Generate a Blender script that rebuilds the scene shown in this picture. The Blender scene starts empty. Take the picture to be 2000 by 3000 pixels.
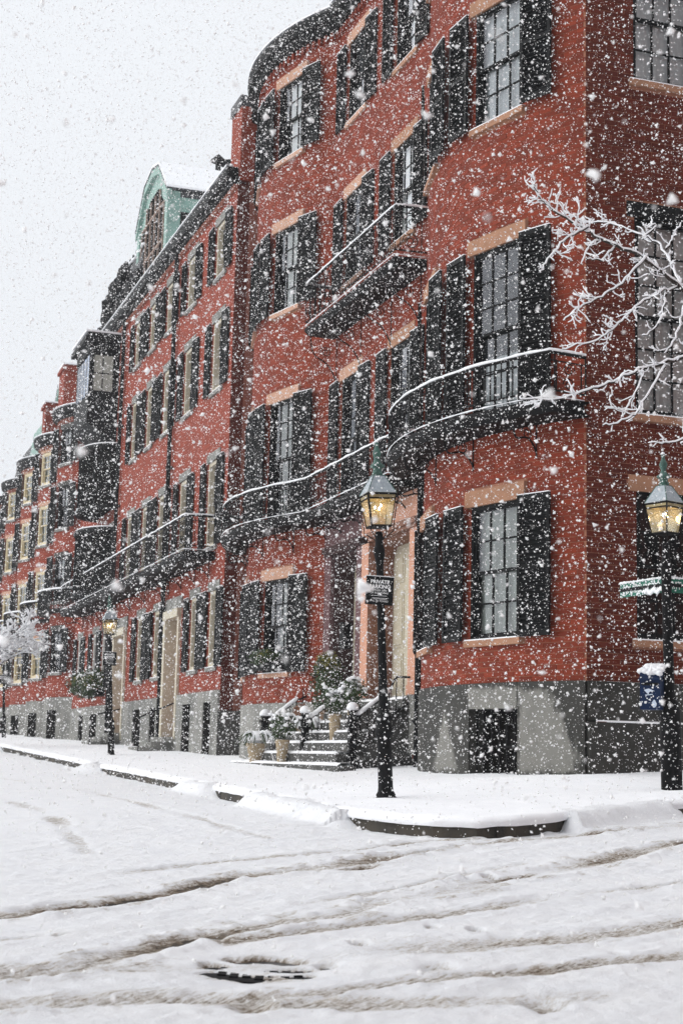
import bpy, bmesh, math, random
import numpy as np
from mathutils import Matrix, Vector
random.seed(7); RNG = np.random.default_rng(11)
S = bpy.context.scene
COL = S.collection
R = math.radians

# ------------------------------------------------------------------ camera
PITCH, ROLL, YAW, FPX = R(9.0), R(1.326), R(19.07), 4570.0
cF = Vector((0, math.cos(PITCH), math.sin(PITCH)))
cR0, cU0 = Vector((1, 0, 0)), Vector((0, -math.sin(PITCH), math.cos(PITCH)))
cR = cR0 * math.cos(ROLL) + cU0 * math.sin(ROLL)
cU = cU0 * math.cos(ROLL) - cR0 * math.sin(ROLL)
cam_d = bpy.data.cameras.new('camera'); cam = bpy.data.objects.new('camera', cam_d); COL.objects.link(cam)
cam.matrix_world = Matrix((( cR.x, cU.x, -cF.x, 0), (cR.y, cU.y, -cF.y, 0), (cR.z, cU.z, -cF.z, 0), (0, 0, 0, 1)))
cam_d.sensor_fit = 'VERTICAL'; cam_d.sensor_width = 24; cam_d.sensor_height = 36
cam_d.lens = FPX / 3000 * 36
cam_d.clip_start = 0.1; cam_d.clip_end = 600
cam_d.dof.use_dof = True; cam_d.dof.focus_distance = 15.5; cam_d.dof.aperture_fstop = 4.0
S.camera = cam

# ------------------------------------------------------------------ world, sun, exposure
W = bpy.data.worlds.new('World'); S.world = W; W.use_nodes = True
nt = W.node_tree; nt.nodes.clear()
out = nt.nodes.new('ShaderNodeOutputWorld'); bg = nt.nodes.new('ShaderNodeBackground')
sky = nt.nodes.new('ShaderNodeTexSky'); sky.sky_type = 'NISHITA'; sky.sun_disc = False
sky.sun_elevation = R(29); sky.sun_rotation = R(-84); sky.dust_density = 6; sky.air_density = 1.5
bw = nt.nodes.new('ShaderNodeRGBToBW'); nt.links.new(sky.outputs[0], bw.inputs[0])
sc_ = nt.nodes.new('ShaderNodeMath'); sc_.operation = 'MULTIPLY'; sc_.inputs[1].default_value = 0.006
nt.links.new(bw.outputs[0], sc_.inputs[0])
tc = nt.nodes.new('ShaderNodeTexCoord'); sep = nt.nodes.new('ShaderNodeSeparateXYZ')
nt.links.new(tc.outputs['Generated'], sep.inputs[0])
mr = nt.nodes.new('ShaderNodeMapRange'); mr.inputs[1].default_value = 0.0; mr.inputs[2].default_value = 1.0
mr.inputs[3].default_value = 0.87; mr.inputs[4].default_value = 0.97
nt.links.new(sep.outputs[2], mr.inputs[0])
ad = nt.nodes.new('ShaderNodeMath'); ad.operation = 'ADD'
nt.links.new(mr.outputs[0], ad.inputs[0]); nt.links.new(sc_.outputs[0], ad.inputs[1])
bg.inputs[0].default_value = (0.925, 0.955, 1.0, 1)
nt.links.new(ad.outputs[0], bg.inputs[1]); nt.links.new(bg.outputs[0], out.inputs[0])
sun_d = bpy.data.lights.new('sun', 'SUN'); sun = bpy.data.objects.new('sun', sun_d); COL.objects.link(sun)
sun_d.energy = 2.3; sun_d.angle = R(84); sun_d.color = (1.0, 0.985, 0.96)
_e, _a = R(29), R(-84)       # bright side of the overcast: over the open square on the left
sun.rotation_mode = 'QUATERNION'
sun.rotation_quaternion = Vector((math.cos(_e) * math.sin(_a), math.cos(_e) * math.cos(_a), math.sin(_e))).to_track_quat('Z', 'Y')
S.view_settings.view_transform = 'Standard'; S.view_settings.look = 'None'
S.view_settings.exposure = 0.08; S.view_settings.gamma = 1.0; S.view_settings.use_curve_mapping = False
S.cycles.max_bounces = 6; S.cycles.transparent_max_bounces = 12; S.cycles.volume_bounces = 0
S.cycles.caustics_reflective = False; S.cycles.caustics_refractive = False

# ------------------------------------------------------------------ frame of the street: t along the row, s out to the road
P0 = Vector((3.208, 20.212, 0))
D = Vector((-math.sin(YAW), math.cos(YAW), 0)); N = Vector((-math.cos(YAW), -math.sin(YAW), 0))
MF = Matrix(((D.x, N.x, 0, P0.x), (D.y, N.y, 0, P0.y), (0, 0, 1, 0), (0, 0, 0, 1)))
def Wp(t, s, h=0.0): return P0 + D * t + N * s + Vector((0, 0, h))
def TS(x, y): v = Vector((x, y, 0)) - P0; return v.dot(D), v.dot(N)

# ------------------------------------------------------------------ materials
def lin(c): return tuple(c) + (1,) if len(c) == 3 else c
class NT:
    def __init__(s, name):
        s.m = bpy.data.materials.new(name); s.m.use_nodes = True; s.t = s.m.node_tree; s.t.nodes.clear()
        s.out = s.n('ShaderNodeOutputMaterial')
    def n(s, typ, **kw):
        x = s.t.nodes.new(typ)
        for k, v in kw.items(): setattr(x, k, v)
        return x
    def l(s, a, b): s.t.links.new(a, b)
    def noise(s, scale, detail=4, rough=.6, vec=None, dist=0):
        x = s.n('ShaderNodeTexNoise'); x.inputs['Scale'].default_value = scale; x.inputs['Detail'].default_value = detail
        x.inputs['Roughness'].default_value = rough; x.inputs['Distortion'].default_value = dist
        if vec is not None: s.l(vec, x.inputs['Vector'])
        return x.outputs['Fac']
    def ramp(s, fac, a, b, pa=.3, pb=.7):
        x = s.n('ShaderNodeValToRGB'); x.color_ramp.elements[0].position = pa; x.color_ramp.elements[1].position = pb
        x.color_ramp.elements[0].color = lin(a); x.color_ramp.elements[1].color = lin(b); s.l(fac, x.inputs[0]); return x.outputs[0]
    def mix(s, fac, a, b, mode='MIX'):
        x = s.n('ShaderNodeMix', data_type='RGBA', blend_type=mode)
        for i, v in ((0, fac), (6, a), (7, b)):
            if isinstance(v, (int, float)): x.inputs[i].default_value = v
            elif isinstance(v, tuple): x.inputs[i].default_value = lin(v)
            else: s.l(v, x.inputs[i])
        return x.outputs[2]
    def math(s, op, a, b=None, c=None):
        x = s.n('ShaderNodeMath', operation=op)
        for i, v in enumerate((a, b, c)):
            if v is None: continue
            if isinstance(v, (int, float)): x.inputs[i].default_value = v
            else: s.l(v, x.inputs[i])
        return x.outputs[0]
    def co(s, kind='Object', scale=None):
        x = s.n('ShaderNodeTexCoord'); o = x.outputs[kind]
        if scale:
            m = s.n('ShaderNodeMapping'); m.inputs['Scale'].default_value = scale; s.l(o, m.inputs[0]); o = m.outputs[0]
        return o
    def attr(s, name): x = s.n('ShaderNodeAttribute'); x.attribute_name = name; return x
    def bump(s, h, strength=.3, dist=.01):
        x = s.n('ShaderNodeBump'); x.inputs['Strength'].default_value = strength; x.inputs['Distance'].default_value = dist
        s.l(h, x.inputs['Height']); return x.outputs[0]
    def bsdf(s, col, rough=.7, bump=None, spec=.3, metal=0, sub=None):
        x = s.n('ShaderNodeBsdfPrincipled')
        if isinstance(col, tuple): x.inputs['Base Color'].default_value = lin(col)
        else: s.l(col, x.inputs['Base Color'])
        if isinstance(rough, (int, float)): x.inputs['Roughness'].default_value = rough
        else: s.l(rough, x.inputs['Roughness'])
        x.inputs['Specular IOR Level'].default_value = spec; x.inputs['Metallic'].default_value = metal
        if bump is not None: s.l(bump, x.inputs['Normal'])
        s.l(x.outputs[0], s.out.inputs[0]); return x
def simple(name, c, rough=.6, var=.25, scale=6, spec=.3, bump=.15, bscale=40, metal=0):
    m = NT(name); o = m.co()
    a = tuple(x * (1 - var) for x in c); b = tuple(min(1, x * (1 + var)) for x in c)
    m.bsdf(m.ramp(m.noise(scale, 5, .65, o), a, b), rough, m.bump(m.noise(bscale, 3, .6, o), bump, .01), spec, metal)
    return m.m
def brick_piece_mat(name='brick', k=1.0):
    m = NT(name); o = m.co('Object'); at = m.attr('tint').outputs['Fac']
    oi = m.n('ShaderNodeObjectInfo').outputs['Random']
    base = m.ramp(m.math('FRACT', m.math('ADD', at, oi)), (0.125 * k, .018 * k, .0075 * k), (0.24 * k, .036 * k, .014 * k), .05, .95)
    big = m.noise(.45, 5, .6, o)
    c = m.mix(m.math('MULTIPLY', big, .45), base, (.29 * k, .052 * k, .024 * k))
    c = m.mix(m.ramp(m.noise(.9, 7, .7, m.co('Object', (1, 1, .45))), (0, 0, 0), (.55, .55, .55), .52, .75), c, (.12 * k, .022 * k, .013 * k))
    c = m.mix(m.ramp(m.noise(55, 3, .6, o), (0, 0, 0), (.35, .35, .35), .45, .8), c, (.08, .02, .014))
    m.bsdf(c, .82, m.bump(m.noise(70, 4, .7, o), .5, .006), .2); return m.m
def brick_far_mat(name='far brick', k=1.0):
    m = NT(name); uv = m.n('ShaderNodeUVMap').outputs[0]; o = m.co('Object')
    b = m.n('ShaderNodeTexBrick'); m.l(uv, b.inputs['Vector'])
    b.inputs['Color1'].default_value = (.27 * k, .043 * k, .021 * k, 1); b.inputs['Color2'].default_value = (.19 * k, .028 * k, .0135 * k, 1)
    b.inputs['Mortar'].default_value = (.30 * k, .12 * k, .085 * k, 1); b.inputs['Scale'].default_value = 1
    b.inputs['Mortar Size'].default_value = .005; b.inputs['Brick Width'].default_value = .21; b.inputs['Row Height'].default_value = .0725
    b.inputs['Bias'].default_value = .1
    c = m.mix(m.ramp(m.noise(.7, 7, .7, m.co('Object', (1, 1, .45))), (0, 0, 0), (.5, .5, .5), .5, .75), b.outputs['Color'], (.14 * k, .025 * k, .015 * k))
    hh = m.math('SUBTRACT', m.math('MULTIPLY', m.noise(60, 3, .6, o), .4), b.outputs['Fac'])
    m.bsdf(c, .85, m.bump(hh, .6, .008), .2); return m.m
def granite_mat(name, lo, hi, streak=.5):
    m = NT(name); o = m.co('Object')
    sp = m.noise(160, 2, .5, o)
    st = m.noise(2.2, 6, .65, m.co('Object', (1, 1, .35)))
    c = m.mix(m.ramp(st, (0, 0, 0), (1, 1, 1), .35, .65), lo, hi)
    c = m.mix(m.ramp(sp, (0, 0, 0), (.5, .5, .5), .45, .7), c, (.08, .08, .08))
    m.bsdf(c, .75, m.bump(m.noise(45, 5, .7, o), .35, .012), .3); return m.m
def granite_base_mat():   # dry pale stone showing between dark wet run-off stains (attribute 'dry')
    m = NT('stained granite'); o = m.co('Object'); d = m.attr('dry').outputs['Fac']
    e = m.math('ADD', d, m.math('MULTIPLY', m.math('SUBTRACT', m.noise(7, 7, .75, m.co('Object', (1.6, 1.6, .7))), .5), .9))
    c = m.mix(m.ramp(e, (0, 0, 0), (1, 1, 1), .46, .64), m.ramp(m.noise(1.3, 6, .7, m.co('Object', (1, 1, .5))), (.012, .012, .010), (.055, .053, .046), .3, .75), (.21, .205, .185))
    c = m.mix(m.ramp(m.noise(150, 2, .5, o), (0, 0, 0), (.45, .45, .45), .45, .7), c, (.06, .058, .052))
    c = m.mix(m.ramp(m.noise(5, 6, .7, o), (0, 0, 0), (.5, .5, .5), .5, .75), c, (.07, .068, .06))
    m.bsdf(c, .7, m.bump(m.noise(40, 5, .7, o), .35, .012), .3); return m.m
def snow_mat(name='snow', bscale=35, strength=.5):
    m = NT(name); o = m.co('Object')
    c = m.ramp(m.noise(3, 5, .6, o), (.86, .87, .895), (.92, .925, .94))
    x = m.bsdf(c, .9, m.bump(m.noise(bscale, 6, .75, o), strength, .015), .12); return m.m
def road_snow_mat():
    m = NT('trodden snow'); o = m.co('Object'); at = m.attr('dirt').outputs['Fac']
    # streak noise along the ruts
    mq = m.n('ShaderNodeMapping'); mq.inputs['Rotation'].default_value = (0, 0, R(-50)); m.l(m.co('Object'), mq.inputs[0])
    mp = m.n('ShaderNodeMapping'); mp.inputs['Scale'].default_value = (4, 30, 10); m.l(mq.outputs[0], mp.inputs[0])
    st = m.noise(1.6, 7, .75, mp.outputs[0], .3); fine = m.noise(30, 6, .8, o)
    k = m.math('ADD', m.math('MULTIPLY', st, .65), m.math('MULTIPLY', fine, .5))
    f = m.math('ADD', at, m.math('MULTIPLY', m.math('SUBTRACT', k, .58), 3.0))
    f = m.math('MULTIPLY', f, m.ramp(at, (0, 0, 0), (1, 1, 1), .02, .2))
    c = m.ramp(m.noise(3, 5, .6, o), (.85, .86, .89), (.92, .925, .94))
    c = m.mix(m.ramp(f, (0, 0, 0), (1, 1, 1), .12, .42), c, m.mix(m.noise(6, 4, .6, o), (.66, .59, .50), (.70, .70, .71)))
    c = m.mix(m.ramp(f, (0, 0, 0), (1, 1, 1), .42, .72), c, m.mix(m.noise(9, 4, .6, o), (.27, .19, .115), (.20, .175, .15)))
    c = m.mix(m.ramp(f, (0, 0, 0), (1, 1, 1), .78, 1.0), c, (.06, .05, .042))
    h = m.math('SUBTRACT', m.noise(42, 7, .78, o), m.math('MULTIPLY', f, .5))
    m.bsdf(c, .8, m.bump(h, .9, .025), .2); return m.m
def glass_mat(name='glass', tint=(.9, .93, .95), refl=1.0):
    m = NT(name); tr = m.n('ShaderNodeBsdfTransparent'); tr.inputs[0].default_value = lin(tint)
    g = m.n('ShaderNodeBsdfGlossy'); g.inputs['Roughness'].default_value = .03; g.inputs[0].default_value = (.9, .93, 1, 1)
    fr = m.n('ShaderNodeFresnel'); fr.inputs[0].default_value = 1.52
    m.l(m.bump(m.noise(2.5, 2, .5, m.co()), .25, .02), g.inputs['Normal'])
    mx = m.n('ShaderNodeMixShader'); m.l(m.math('MINIMUM', m.math('MULTIPLY', fr.outputs[0], 1.0 * refl), 1.0), mx.inputs[0])
    m.l(tr.outputs[0], mx.inputs[1]); m.l(g.outputs[0], mx.inputs[2]); o = mx.outputs[0]
    if name == 'lamp glass':
        tl = m.n('ShaderNodeBsdfTranslucent'); tl.inputs[0].default_value = (.85, .78, .58, 1); m2 = m.n('ShaderNodeMixShader'); m2.inputs[0].default_value = .22
        m.l(o, m2.inputs[1]); m.l(tl.outputs[0], m2.inputs[2]); o = m2.outputs[0]
    m.l(o, m.out.inputs[0]); return m.m
def cloth_mat(name, c):
    m = NT(name); w = m.n('ShaderNodeTexWave'); w.inputs['Scale'].default_value = 5; w.inputs['Distortion'].default_value = 1.5; w.inputs['Detail'].default_value = 2
    m.l(m.co('Object', (1, 1, .02)), w.inputs[0])
    m.bsdf(m.mix(m.math('MULTIPLY', w.outputs['Fac'], .3), tuple(x * 1.0 for x in c), tuple(x * .8 for x in c)), .9, None, .1); return m.m
def emit_mat(name, c, k):
    m = NT(name); e = m.n('ShaderNodeEmission'); e.inputs[0].default_value = lin(c); e.inputs[1].default_value = k
    m.l(e.outputs[0], m.out.inputs[0]); return m.m
def flake_mat():
    m = NT('snowflake'); a = m.n('ShaderNodeBsdfDiffuse'); a.inputs[0].default_value = (1, 1, 1, 1)
    b = m.n('ShaderNodeBsdfTranslucent'); b.inputs[0].default_value = (1, 1, 1, 1)
    x = m.n('ShaderNodeMixShader'); x.inputs[0].default_value = .5
    m.l(a.outputs[0], x.inputs[1]); m.l(b.outputs[0], x.inputs[2]); m.l(x.outputs[0], m.out.inputs[0]); return m.m
M = dict(
    brick=brick_piece_mat(), fbrick=brick_far_mat(), shadebrick=brick_piece_mat('shaded side brick', .48), shadefbrick=brick_far_mat('shaded far side brick', .42),  # side walls reuse the front brick darkened: their shade is in the colour
    mortar=simple('mortar', (.30, .14, .09), .95, .25, 8, .1, .3, 60),
    granite=granite_mat('grey granite', (.13, .13, .12), (.30, .295, .27)),
    dgranite=granite_mat('dark wet granite', (.035, .035, .032), (.085, .082, .075)),
    kgranite=granite_mat('kerb granite', (.012, .011, .010), (.085, .07, .05)),
    sgranite=granite_base_mat(),
    sandb=simple('brown sandstone', (.34, .18, .11), .8, .18, 4, .2, .25, 60),
    sand=simple('salmon sandstone', (.46, .27, .19), .8, .14, 4, .2, .25, 60),
    terra=simple('salmon painted stone', (.52, .26, .17), .6, .08, 3, .3, .1, 40),
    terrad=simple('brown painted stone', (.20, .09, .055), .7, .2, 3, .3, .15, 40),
    purple=simple('purple brownstone', (.115, .06, .062), .8, .25, 5, .2, .3, 60),
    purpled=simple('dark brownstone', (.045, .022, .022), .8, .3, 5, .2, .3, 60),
    cream=simple('cream paint', (.50, .45, .34), .5, .08, 3, .4, .05, 30),
    white=simple('white paint', (.62, .61, .57), .5, .08, 5, .4, .05, 30),
    yellow=simple('yellowed cream paint', (.62, .52, .33), .5, .1, 5, .4, .05, 30),
    black=simple('black paint', (.005, .0055, .006), .6, .5, 9, .12, .2, 50),
    blackg=simple('weathered black paint', (.008, .009, .0095), .65, .5, 12, .12, .25, 50),
    iron=simple('black iron', (.006, .006, .0065), .6, .4, 20, .1, .25, 80),
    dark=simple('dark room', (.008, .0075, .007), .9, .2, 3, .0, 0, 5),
    slate=simple('dark slate', (.035, .036, .04), .6, .5, 14, .4, .4, 30),
    copper=simple('verdigris copper', (.22, .34, .30), .6, .25, 5, .3, .15, 20),
    brownwood=simple('weathered brown wood', (.30, .22, .18), .8, .3, 6, .2, .3, 30),
    snow=snow_mat(), rsnow=road_snow_mat(), asphalt=simple('wet asphalt', (.028, .027, .026), .3, .6, 25, .5, .5, 90),
    glass=glass_mat(), lglass=glass_mat('lamp glass', (.82, .80, .70), .55),
    curtain=cloth_mat('white curtain', (.86, .86, .82)), curtainb=cloth_mat('cream white curtain', (.55, .57, .56)), shade=cloth_mat('pale shade', (.42, .44, .39)), shadeg=cloth_mat('grey green curtain', (.20, .21, .18)), dim=cloth_mat('grey net curtain', (.055, .058, .06)),
    mantle=emit_mat('gas mantle', (1.0, .72, .34), 60), roofglass=simple('frosted lamp roof', (.30, .34, .37), .5, .25, 30, .4, .2, 60),
    verd=simple('green patina', (.04, .10, .08), .5, .5, 20, .4, .2, 40), brass=simple('dull brass', (.30, .24, .12), .45, .3, 20, .5, .1, 40, .4),
    blue=simple('navy blue paint', (.004, .016, .055), .5, .2, 8, .15, .1, 40), green=simple('sign green', (.0, .12, .075), .45, .1, 8, .4, .05, 40),
    paintw=simple('white lettering', (.80, .80, .80), .5, .02, 5, .3, 0, 5), decal=simple('pale decal', (.55, .62, .72), .5, .05, 30, .3, 0, 5),
    bark=simple('wet dark bark', (.030, .022, .018), .8, .5, 30, .3, .6, 70), leaf=simple('evergreen leaf', (.035, .06, .02), .6, .6, 20, .3, .1, 50),
    leafy=simple('yellow green leaf', (.16, .15, .03), .6, .5, 20, .3, .1, 50), rust=simple('dried hydrangea', (.26, .12, .07), .9, .4, 30, .1, .3, 60),
    pot=simple('sandstone pot', (.34, .27, .18), .85, .3, 10, .2, .3, 40), urn=simple('brown urn', (.20, .13, .085), .7, .3, 10, .2, .3, 40),
    flake=flake_mat())

# ------------------------------------------------------------------ mesh helpers
class MB:
    def __init__(s): s.v = []; s.f = []; s.m = []
    def quad(s, a, b, c, d, m=0):
        i = len(s.v); s.v += [tuple(a), tuple(b), tuple(c), tuple(d)]; s.f.append((i, i + 1, i + 2, i + 3)); s.m.append(m)
    def tri(s, a, b, c, m=0):
        i = len(s.v); s.v += [tuple(a), tuple(b), tuple(c)]; s.f.append((i, i + 1, i + 2)); s.m.append(m)
    def poly(s, pts, m=0):
        i = len(s.v); s.v += [tuple(p) for p in pts]; s.f.append(tuple(range(i, i + len(pts)))); s.m.append(m)
    def box(s, x0, x1, y0, y1, z0, z1, m=0, xf=None):
        c = [(x, y, z) for z in (z0, z1) for y in (y0, y1) for x in (x0, x1)]
        if xf is not None: c = [tuple(xf @ Vector(p)) for p in c]
        i = len(s.v); s.v += c
        for f in ((0, 2, 3, 1), (4, 5, 7, 6), (0, 1, 5, 4), (2, 6, 7, 3), (0, 4, 6, 2), (1, 3, 7, 5)):
            s.f.append(tuple(i + k for k in f)); s.m.append(m)
    def prism(s, pts, axis_vec, m=0):   # pts polygon (3d), extruded
        a = [Vector(p) for p in pts]; b = [p + Vector(axis_vec) for p in a]; n = len(a)
        s.poly(a[::-1], m); s.poly(b, m)
        for i in range(n): s.quad(a[i], a[(i + 1) % n], b[(i + 1) % n], b[i], m)
    def tube(s, path, r, seg=6, m=0, cap=True):
        P = [Vector(p) for p in path]; n = len(P); rs = r if hasattr(r, '__len__') else [r] * n
        base = len(s.v); prev = None
        for i, p in enumerate(P):
            d = (P[min(i + 1, n - 1)] - P[max(i - 1, 0)])
            if d.length < 1e-9: d = Vector((0, 0, 1))
            d.normalize()
            if prev is None:
                a = d.orthogonal().normalized()
                if abs(d.z) < .95: a = d.cross(Vector((0, 0, 1))).normalized()
            else:
                a = prev - d * prev.dot(d)
                a = a.normalized() if a.length > 1e-6 else d.orthogonal().normalized()
            prev = a; b = d.cross(a)
            for k in range(seg):
                t = 2 * math.pi * k / seg
                s.v.append(tuple(p + (a * math.cos(t) + b * math.sin(t)) * rs[i]))
        for i in range(n - 1):
            for k in range(seg):
                k2 = (k + 1) % seg
                s.f.append((base + i * seg + k, base + i * seg + k2, base + (i + 1) * seg + k2, base + (i + 1) * seg + k)); s.m.append(m)
        if cap:
            s.f.append(tuple(base + k for k in range(seg))[::-1]); s.m.append(m)
            s.f.append(tuple(base + (n - 1) * seg + k for k in range(seg))); s.m.append(m)
    def lathe(s, prof, seg=16, c=(0, 0, 0), m=0, rot=0, sq=1):
        base = len(s.v)
        for r, z in prof:
            for k in range(seg):
                t = 2 * math.pi * (k + .5) / seg + rot
                s.v.append((c[0] + r * math.cos(t), c[1] + r * math.sin(t), c[2] + z))
        n = len(prof)
        for i in range(n - 1):
            for k in range(seg):
                k2 = (k + 1) % seg
                s.f.append((base + i * seg + k, base + i * seg + k2, base + (i + 1) * seg + k2, base + (i + 1) * seg + k)); s.m.append(m)
        s.f.append(tuple(base + k for k in range(seg))[::-1]); s.m.append(m)
        s.f.append(tuple(base + (n - 1) * seg + k for k in range(seg))); s.m.append(m)
    def blob(s, c, rx, ry, rz, seg=8, rings=5, m=0, jit=.12, flat=None):
        base = len(s.v); c = Vector(c)
        for i in range(rings + 1):
            ph = math.pi * i / rings
            for k in range(seg):
                t = 2 * math.pi * k / seg; j = 1 + random.uniform(-jit, jit)
                z = math.cos(ph) * rz * j
                if flat is not None: z = max(z, flat)
                s.v.append((c.x + math.sin(ph) * math.cos(t) * rx * j, c.y + math.sin(ph) * math.sin(t) * ry * j, c.z + z))
        for i in range(rings):
            for k in range(seg):
                k2 = (k + 1) % seg
                s.f.append((base + i * seg + k, base + (i + 1) * seg + k, base + (i + 1) * seg + k2, base + i * seg + k2)); s.m.append(m)
    def mesh(s, name, mats, smooth=False):
        me = bpy.data.meshes.new(name); me.from_pydata(s.v, [], s.f)
        for x in (mats if isinstance(mats, (list, tuple)) else [mats]): me.materials.append(M[x] if isinstance(x, str) else x)
        if len(me.materials) > 1: me.polygons.foreach_set('material_index', s.m)
        if smooth: me.polygons.foreach_set('use_smooth', [True] * len(me.polygons))
        me.update(); return me
    def obj(s, name, mats, parent=None, mat=None, smooth=False): return inst(name, s.mesh(name, mats, smooth), parent, mat)
def inst(name, me, parent=None, mat=None):
    o = bpy.data.objects.new(name, me); COL.objects.link(o)
    if parent is not None: o.parent = parent
    if mat is not None:
        o.matrix_local = mat if parent is not None else mat
    return o
def tag(o, label=None, cat=None, group=None, kind=None):
    if label: o['label'] = label
    if cat: o['category'] = cat
    if group: o['group'] = group
    if kind: o['kind'] = kind
    return o
def empty(name, mat, label, cat, group=None):
    o = bpy.data.objects.new(name, None); COL.objects.link(o); o.matrix_world = mat; o.empty_display_size = .2
    return tag(o, label, cat, group)
def T(t=0, s=0, h=0, a=0): return Matrix.Translation((t, s, h)) @ Matrix.Rotation(a, 4, 'Z')
def house(label, t0, group='brick row houses', s0=0, z0=0):
    return empty('townhouse', MF @ T(t0, s0, z0), label, 'house', group)
# children of a house are given in street frame coordinates: Hx(house) converts
def HX(hs, m): return (MF.inverted() @ hs.matrix_world).inverted() @ m

# ------------------------------------------------------------------ ground
zw = [(-60, -2.4), (-30, -1.5), (-20, -1.15), (-10, -.75), (-4.5, -.43), (-2.14, -.29), (0, -.16), (3, -.17), (14.5, -.05), (24.9, .19), (36, .41), (55, .8), (90, 1.5), (300, 5)]
zc = [(-60, -2.6), (-30, -1.75), (-20, -1.33), (-10, -.85), (-4.5, -.56), (-2.17, -.47), (0, -.46), (3.5, -.43), (8.3, -.35), (13.4, -.24), (19.4, -.08), (28, .15), (36, .33), (55, .75), (90, 1.45), (300, 5)]
def Gz(t, s):
    t = np.asarray(t, float); s = np.asarray(s, float)
    a = np.interp(t, [p[0] for p in zw], [p[1] for p in zw]); b = np.interp(t, [p[0] for p in zc], [p[1] for p in zc])
    z = np.where(s > 0, a + (b - a) * np.minimum(s, 3.8) / 3.8, a - np.maximum(s, -8) * .05)
    return z - np.where(s > 3.8, .03 * (np.minimum(s, 14) - 3.8), 0)
def G(t, s): return float(Gz(t, s))
_perm = RNG.permutation(512)
def vnoise(x, y, seed=0):
    xi = np.floor(x).astype(int); yi = np.floor(y).astype(int); fx = x - xi; fy = y - yi
    fx = fx * fx * (3 - 2 * fx); fy = fy * fy * (3 - 2 * fy)
    def h(a, b): return _perm[(_perm[(a + seed * 17) & 511] + b) & 511] / 511.0
    return (h(xi, yi) * (1 - fx) + h(xi + 1, yi) * fx) * (1 - fy) + (h(xi, yi + 1) * (1 - fx) + h(xi + 1, yi + 1) * fx) * fy - .5
def fbm(x, y, o=4, seed=0, g=.5):
    r = 0; a = 1.; f = 1.
    for i in range(o): r = r + a * vnoise(x * f + 13.1 * i, y * f + 7.7 * i, seed + i); a *= g; f *= 2.03
    return r
def polyd(px, py, pts):   # distance to polyline, signed side, and position along it
    best = np.full(px.shape, 1e9); sd = np.zeros(px.shape); pos = np.zeros(px.shape); acc = 0
    for (x0, y0), (x1, y1) in zip(pts[:-1], pts[1:]):
        dx, dy = x1 - x0, y1 - y0; L = math.hypot(dx, dy)
        u = np.clip(((px - x0) * dx + (py - y0) * dy) / (L * L), 0, 1)
        ex, ey = px - (x0 + u * dx), py - (y0 + u * dy); dd = np.hypot(ex, ey)
        k = dd < best; best = np.where(k, dd, best); sd = np.where(k, np.sign(dx * ey - dy * ex), sd); pos = np.where(k, acc + u * L, pos); acc += L
    return best, sd, pos
# kerb line in (t, s)
KERB = [(95, 3.85), (60, 3.85), (40, 3.8), (20, 3.8), (13.4, 3.8), (8.4, 3.8), (4, 3.95), (1.5, 4.12), (-.3, 4.32), (-1.5, 4.42), (-2.6, 4.45), (-3.4, 4.36), (-3.95, 4.18), (-4.4, 3.95), (-4.62, 3.6), (-4.6, 3.2), (-4.4, 2.75), (-4.1, 2.35), (-3.85, 1.8), (-3.6, 1.2), (-3.45, .6), (-3.4, -1), (-3.4, -20)]
def resample(pts, step):
    out = [pts[0]]
    for (a, b) in zip(pts[:-1], pts[1:]):
        L = math.dist(a, b); st = step(a) if callable(step) else step; n = max(1, int(round(L / st)))
        out += [(a[0] + (b[0] - a[0]) * i / n, a[1] + (b[1] - a[1]) * i / n) for i in range(1, n + 1)]
    return out
def exposed(t, s):   # where the kerb face shows bare of snow (0..1)
    t = np.asarray(t, float); s = np.asarray(s, float)
    e = np.zeros(np.broadcast(t, s).shape)
    for a, b in ((28, 14.2), (13.0, 5.2), (3.6, .2)):
        e = np.maximum(e, np.where(s > 3.3, np.clip((a - t) / .5, 0, 1) * np.clip((t - b) / .5, 0, 1), 0))
    e = np.maximum(e, np.where((t < -3.3) & (s > 2.45), np.clip((-3.1 - t) / .4, 0, 1) * np.clip((s - 2.4) / .15, 0, 1), 0))
    e = np.maximum(e, np.where((t < -3) & (s < .95) & (s > -.6), .9, 0))
    return e
def strip(name, mats, nx, ny, X, Y, Z, attrs=None, smooth=True):
    n = nx * ny; v = np.stack([X.ravel(), Y.ravel(), Z.ravel()], 1).astype(np.float32)
    i = np.arange(n).reshape(ny, nx); q = np.stack([i[:-1, :-1], i[:-1, 1:], i[1:, 1:], i[1:, :-1]], -1).reshape(-1, 4)
    me = bpy.data.meshes.new(name); me.vertices.add(n); me.vertices.foreach_set('co', v.ravel())
    me.loops.add(q.size); me.loops.foreach_set('vertex_index', q.ravel().astype(np.int32)); me.polygons.add(len(q))
    me.polygons.foreach_set('loop_start', np.arange(0, q.size, 4, dtype=np.int32))
    me.update(calc_edges=True); me.validate()
    if smooth: me.polygons.foreach_set('use_smooth', np.ones(len(q), bool))
    for k, a in (attrs or {}).items():
        at = me.attributes.new(k, 'FLOAT', 'POINT'); at.data.foreach_set('value', a.ravel().astype(np.float32))
    me.materials.append(M[mats]); o = bpy.data.objects.new(name, me); COL.objects.link(o); return o
def axis(lo, hi, f0, f1, fine, grow):
    a = list(np.arange(f0, f1, fine)); st = fine; x = f0; L = []
    while x > lo: st *= grow; x -= st; L.append(x)
    st = fine; x = a[-1]; Rr = []
    while x < hi: st *= grow; x += st; Rr.append(x)
    return np.array(L[::-1] + a + Rr)
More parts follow.
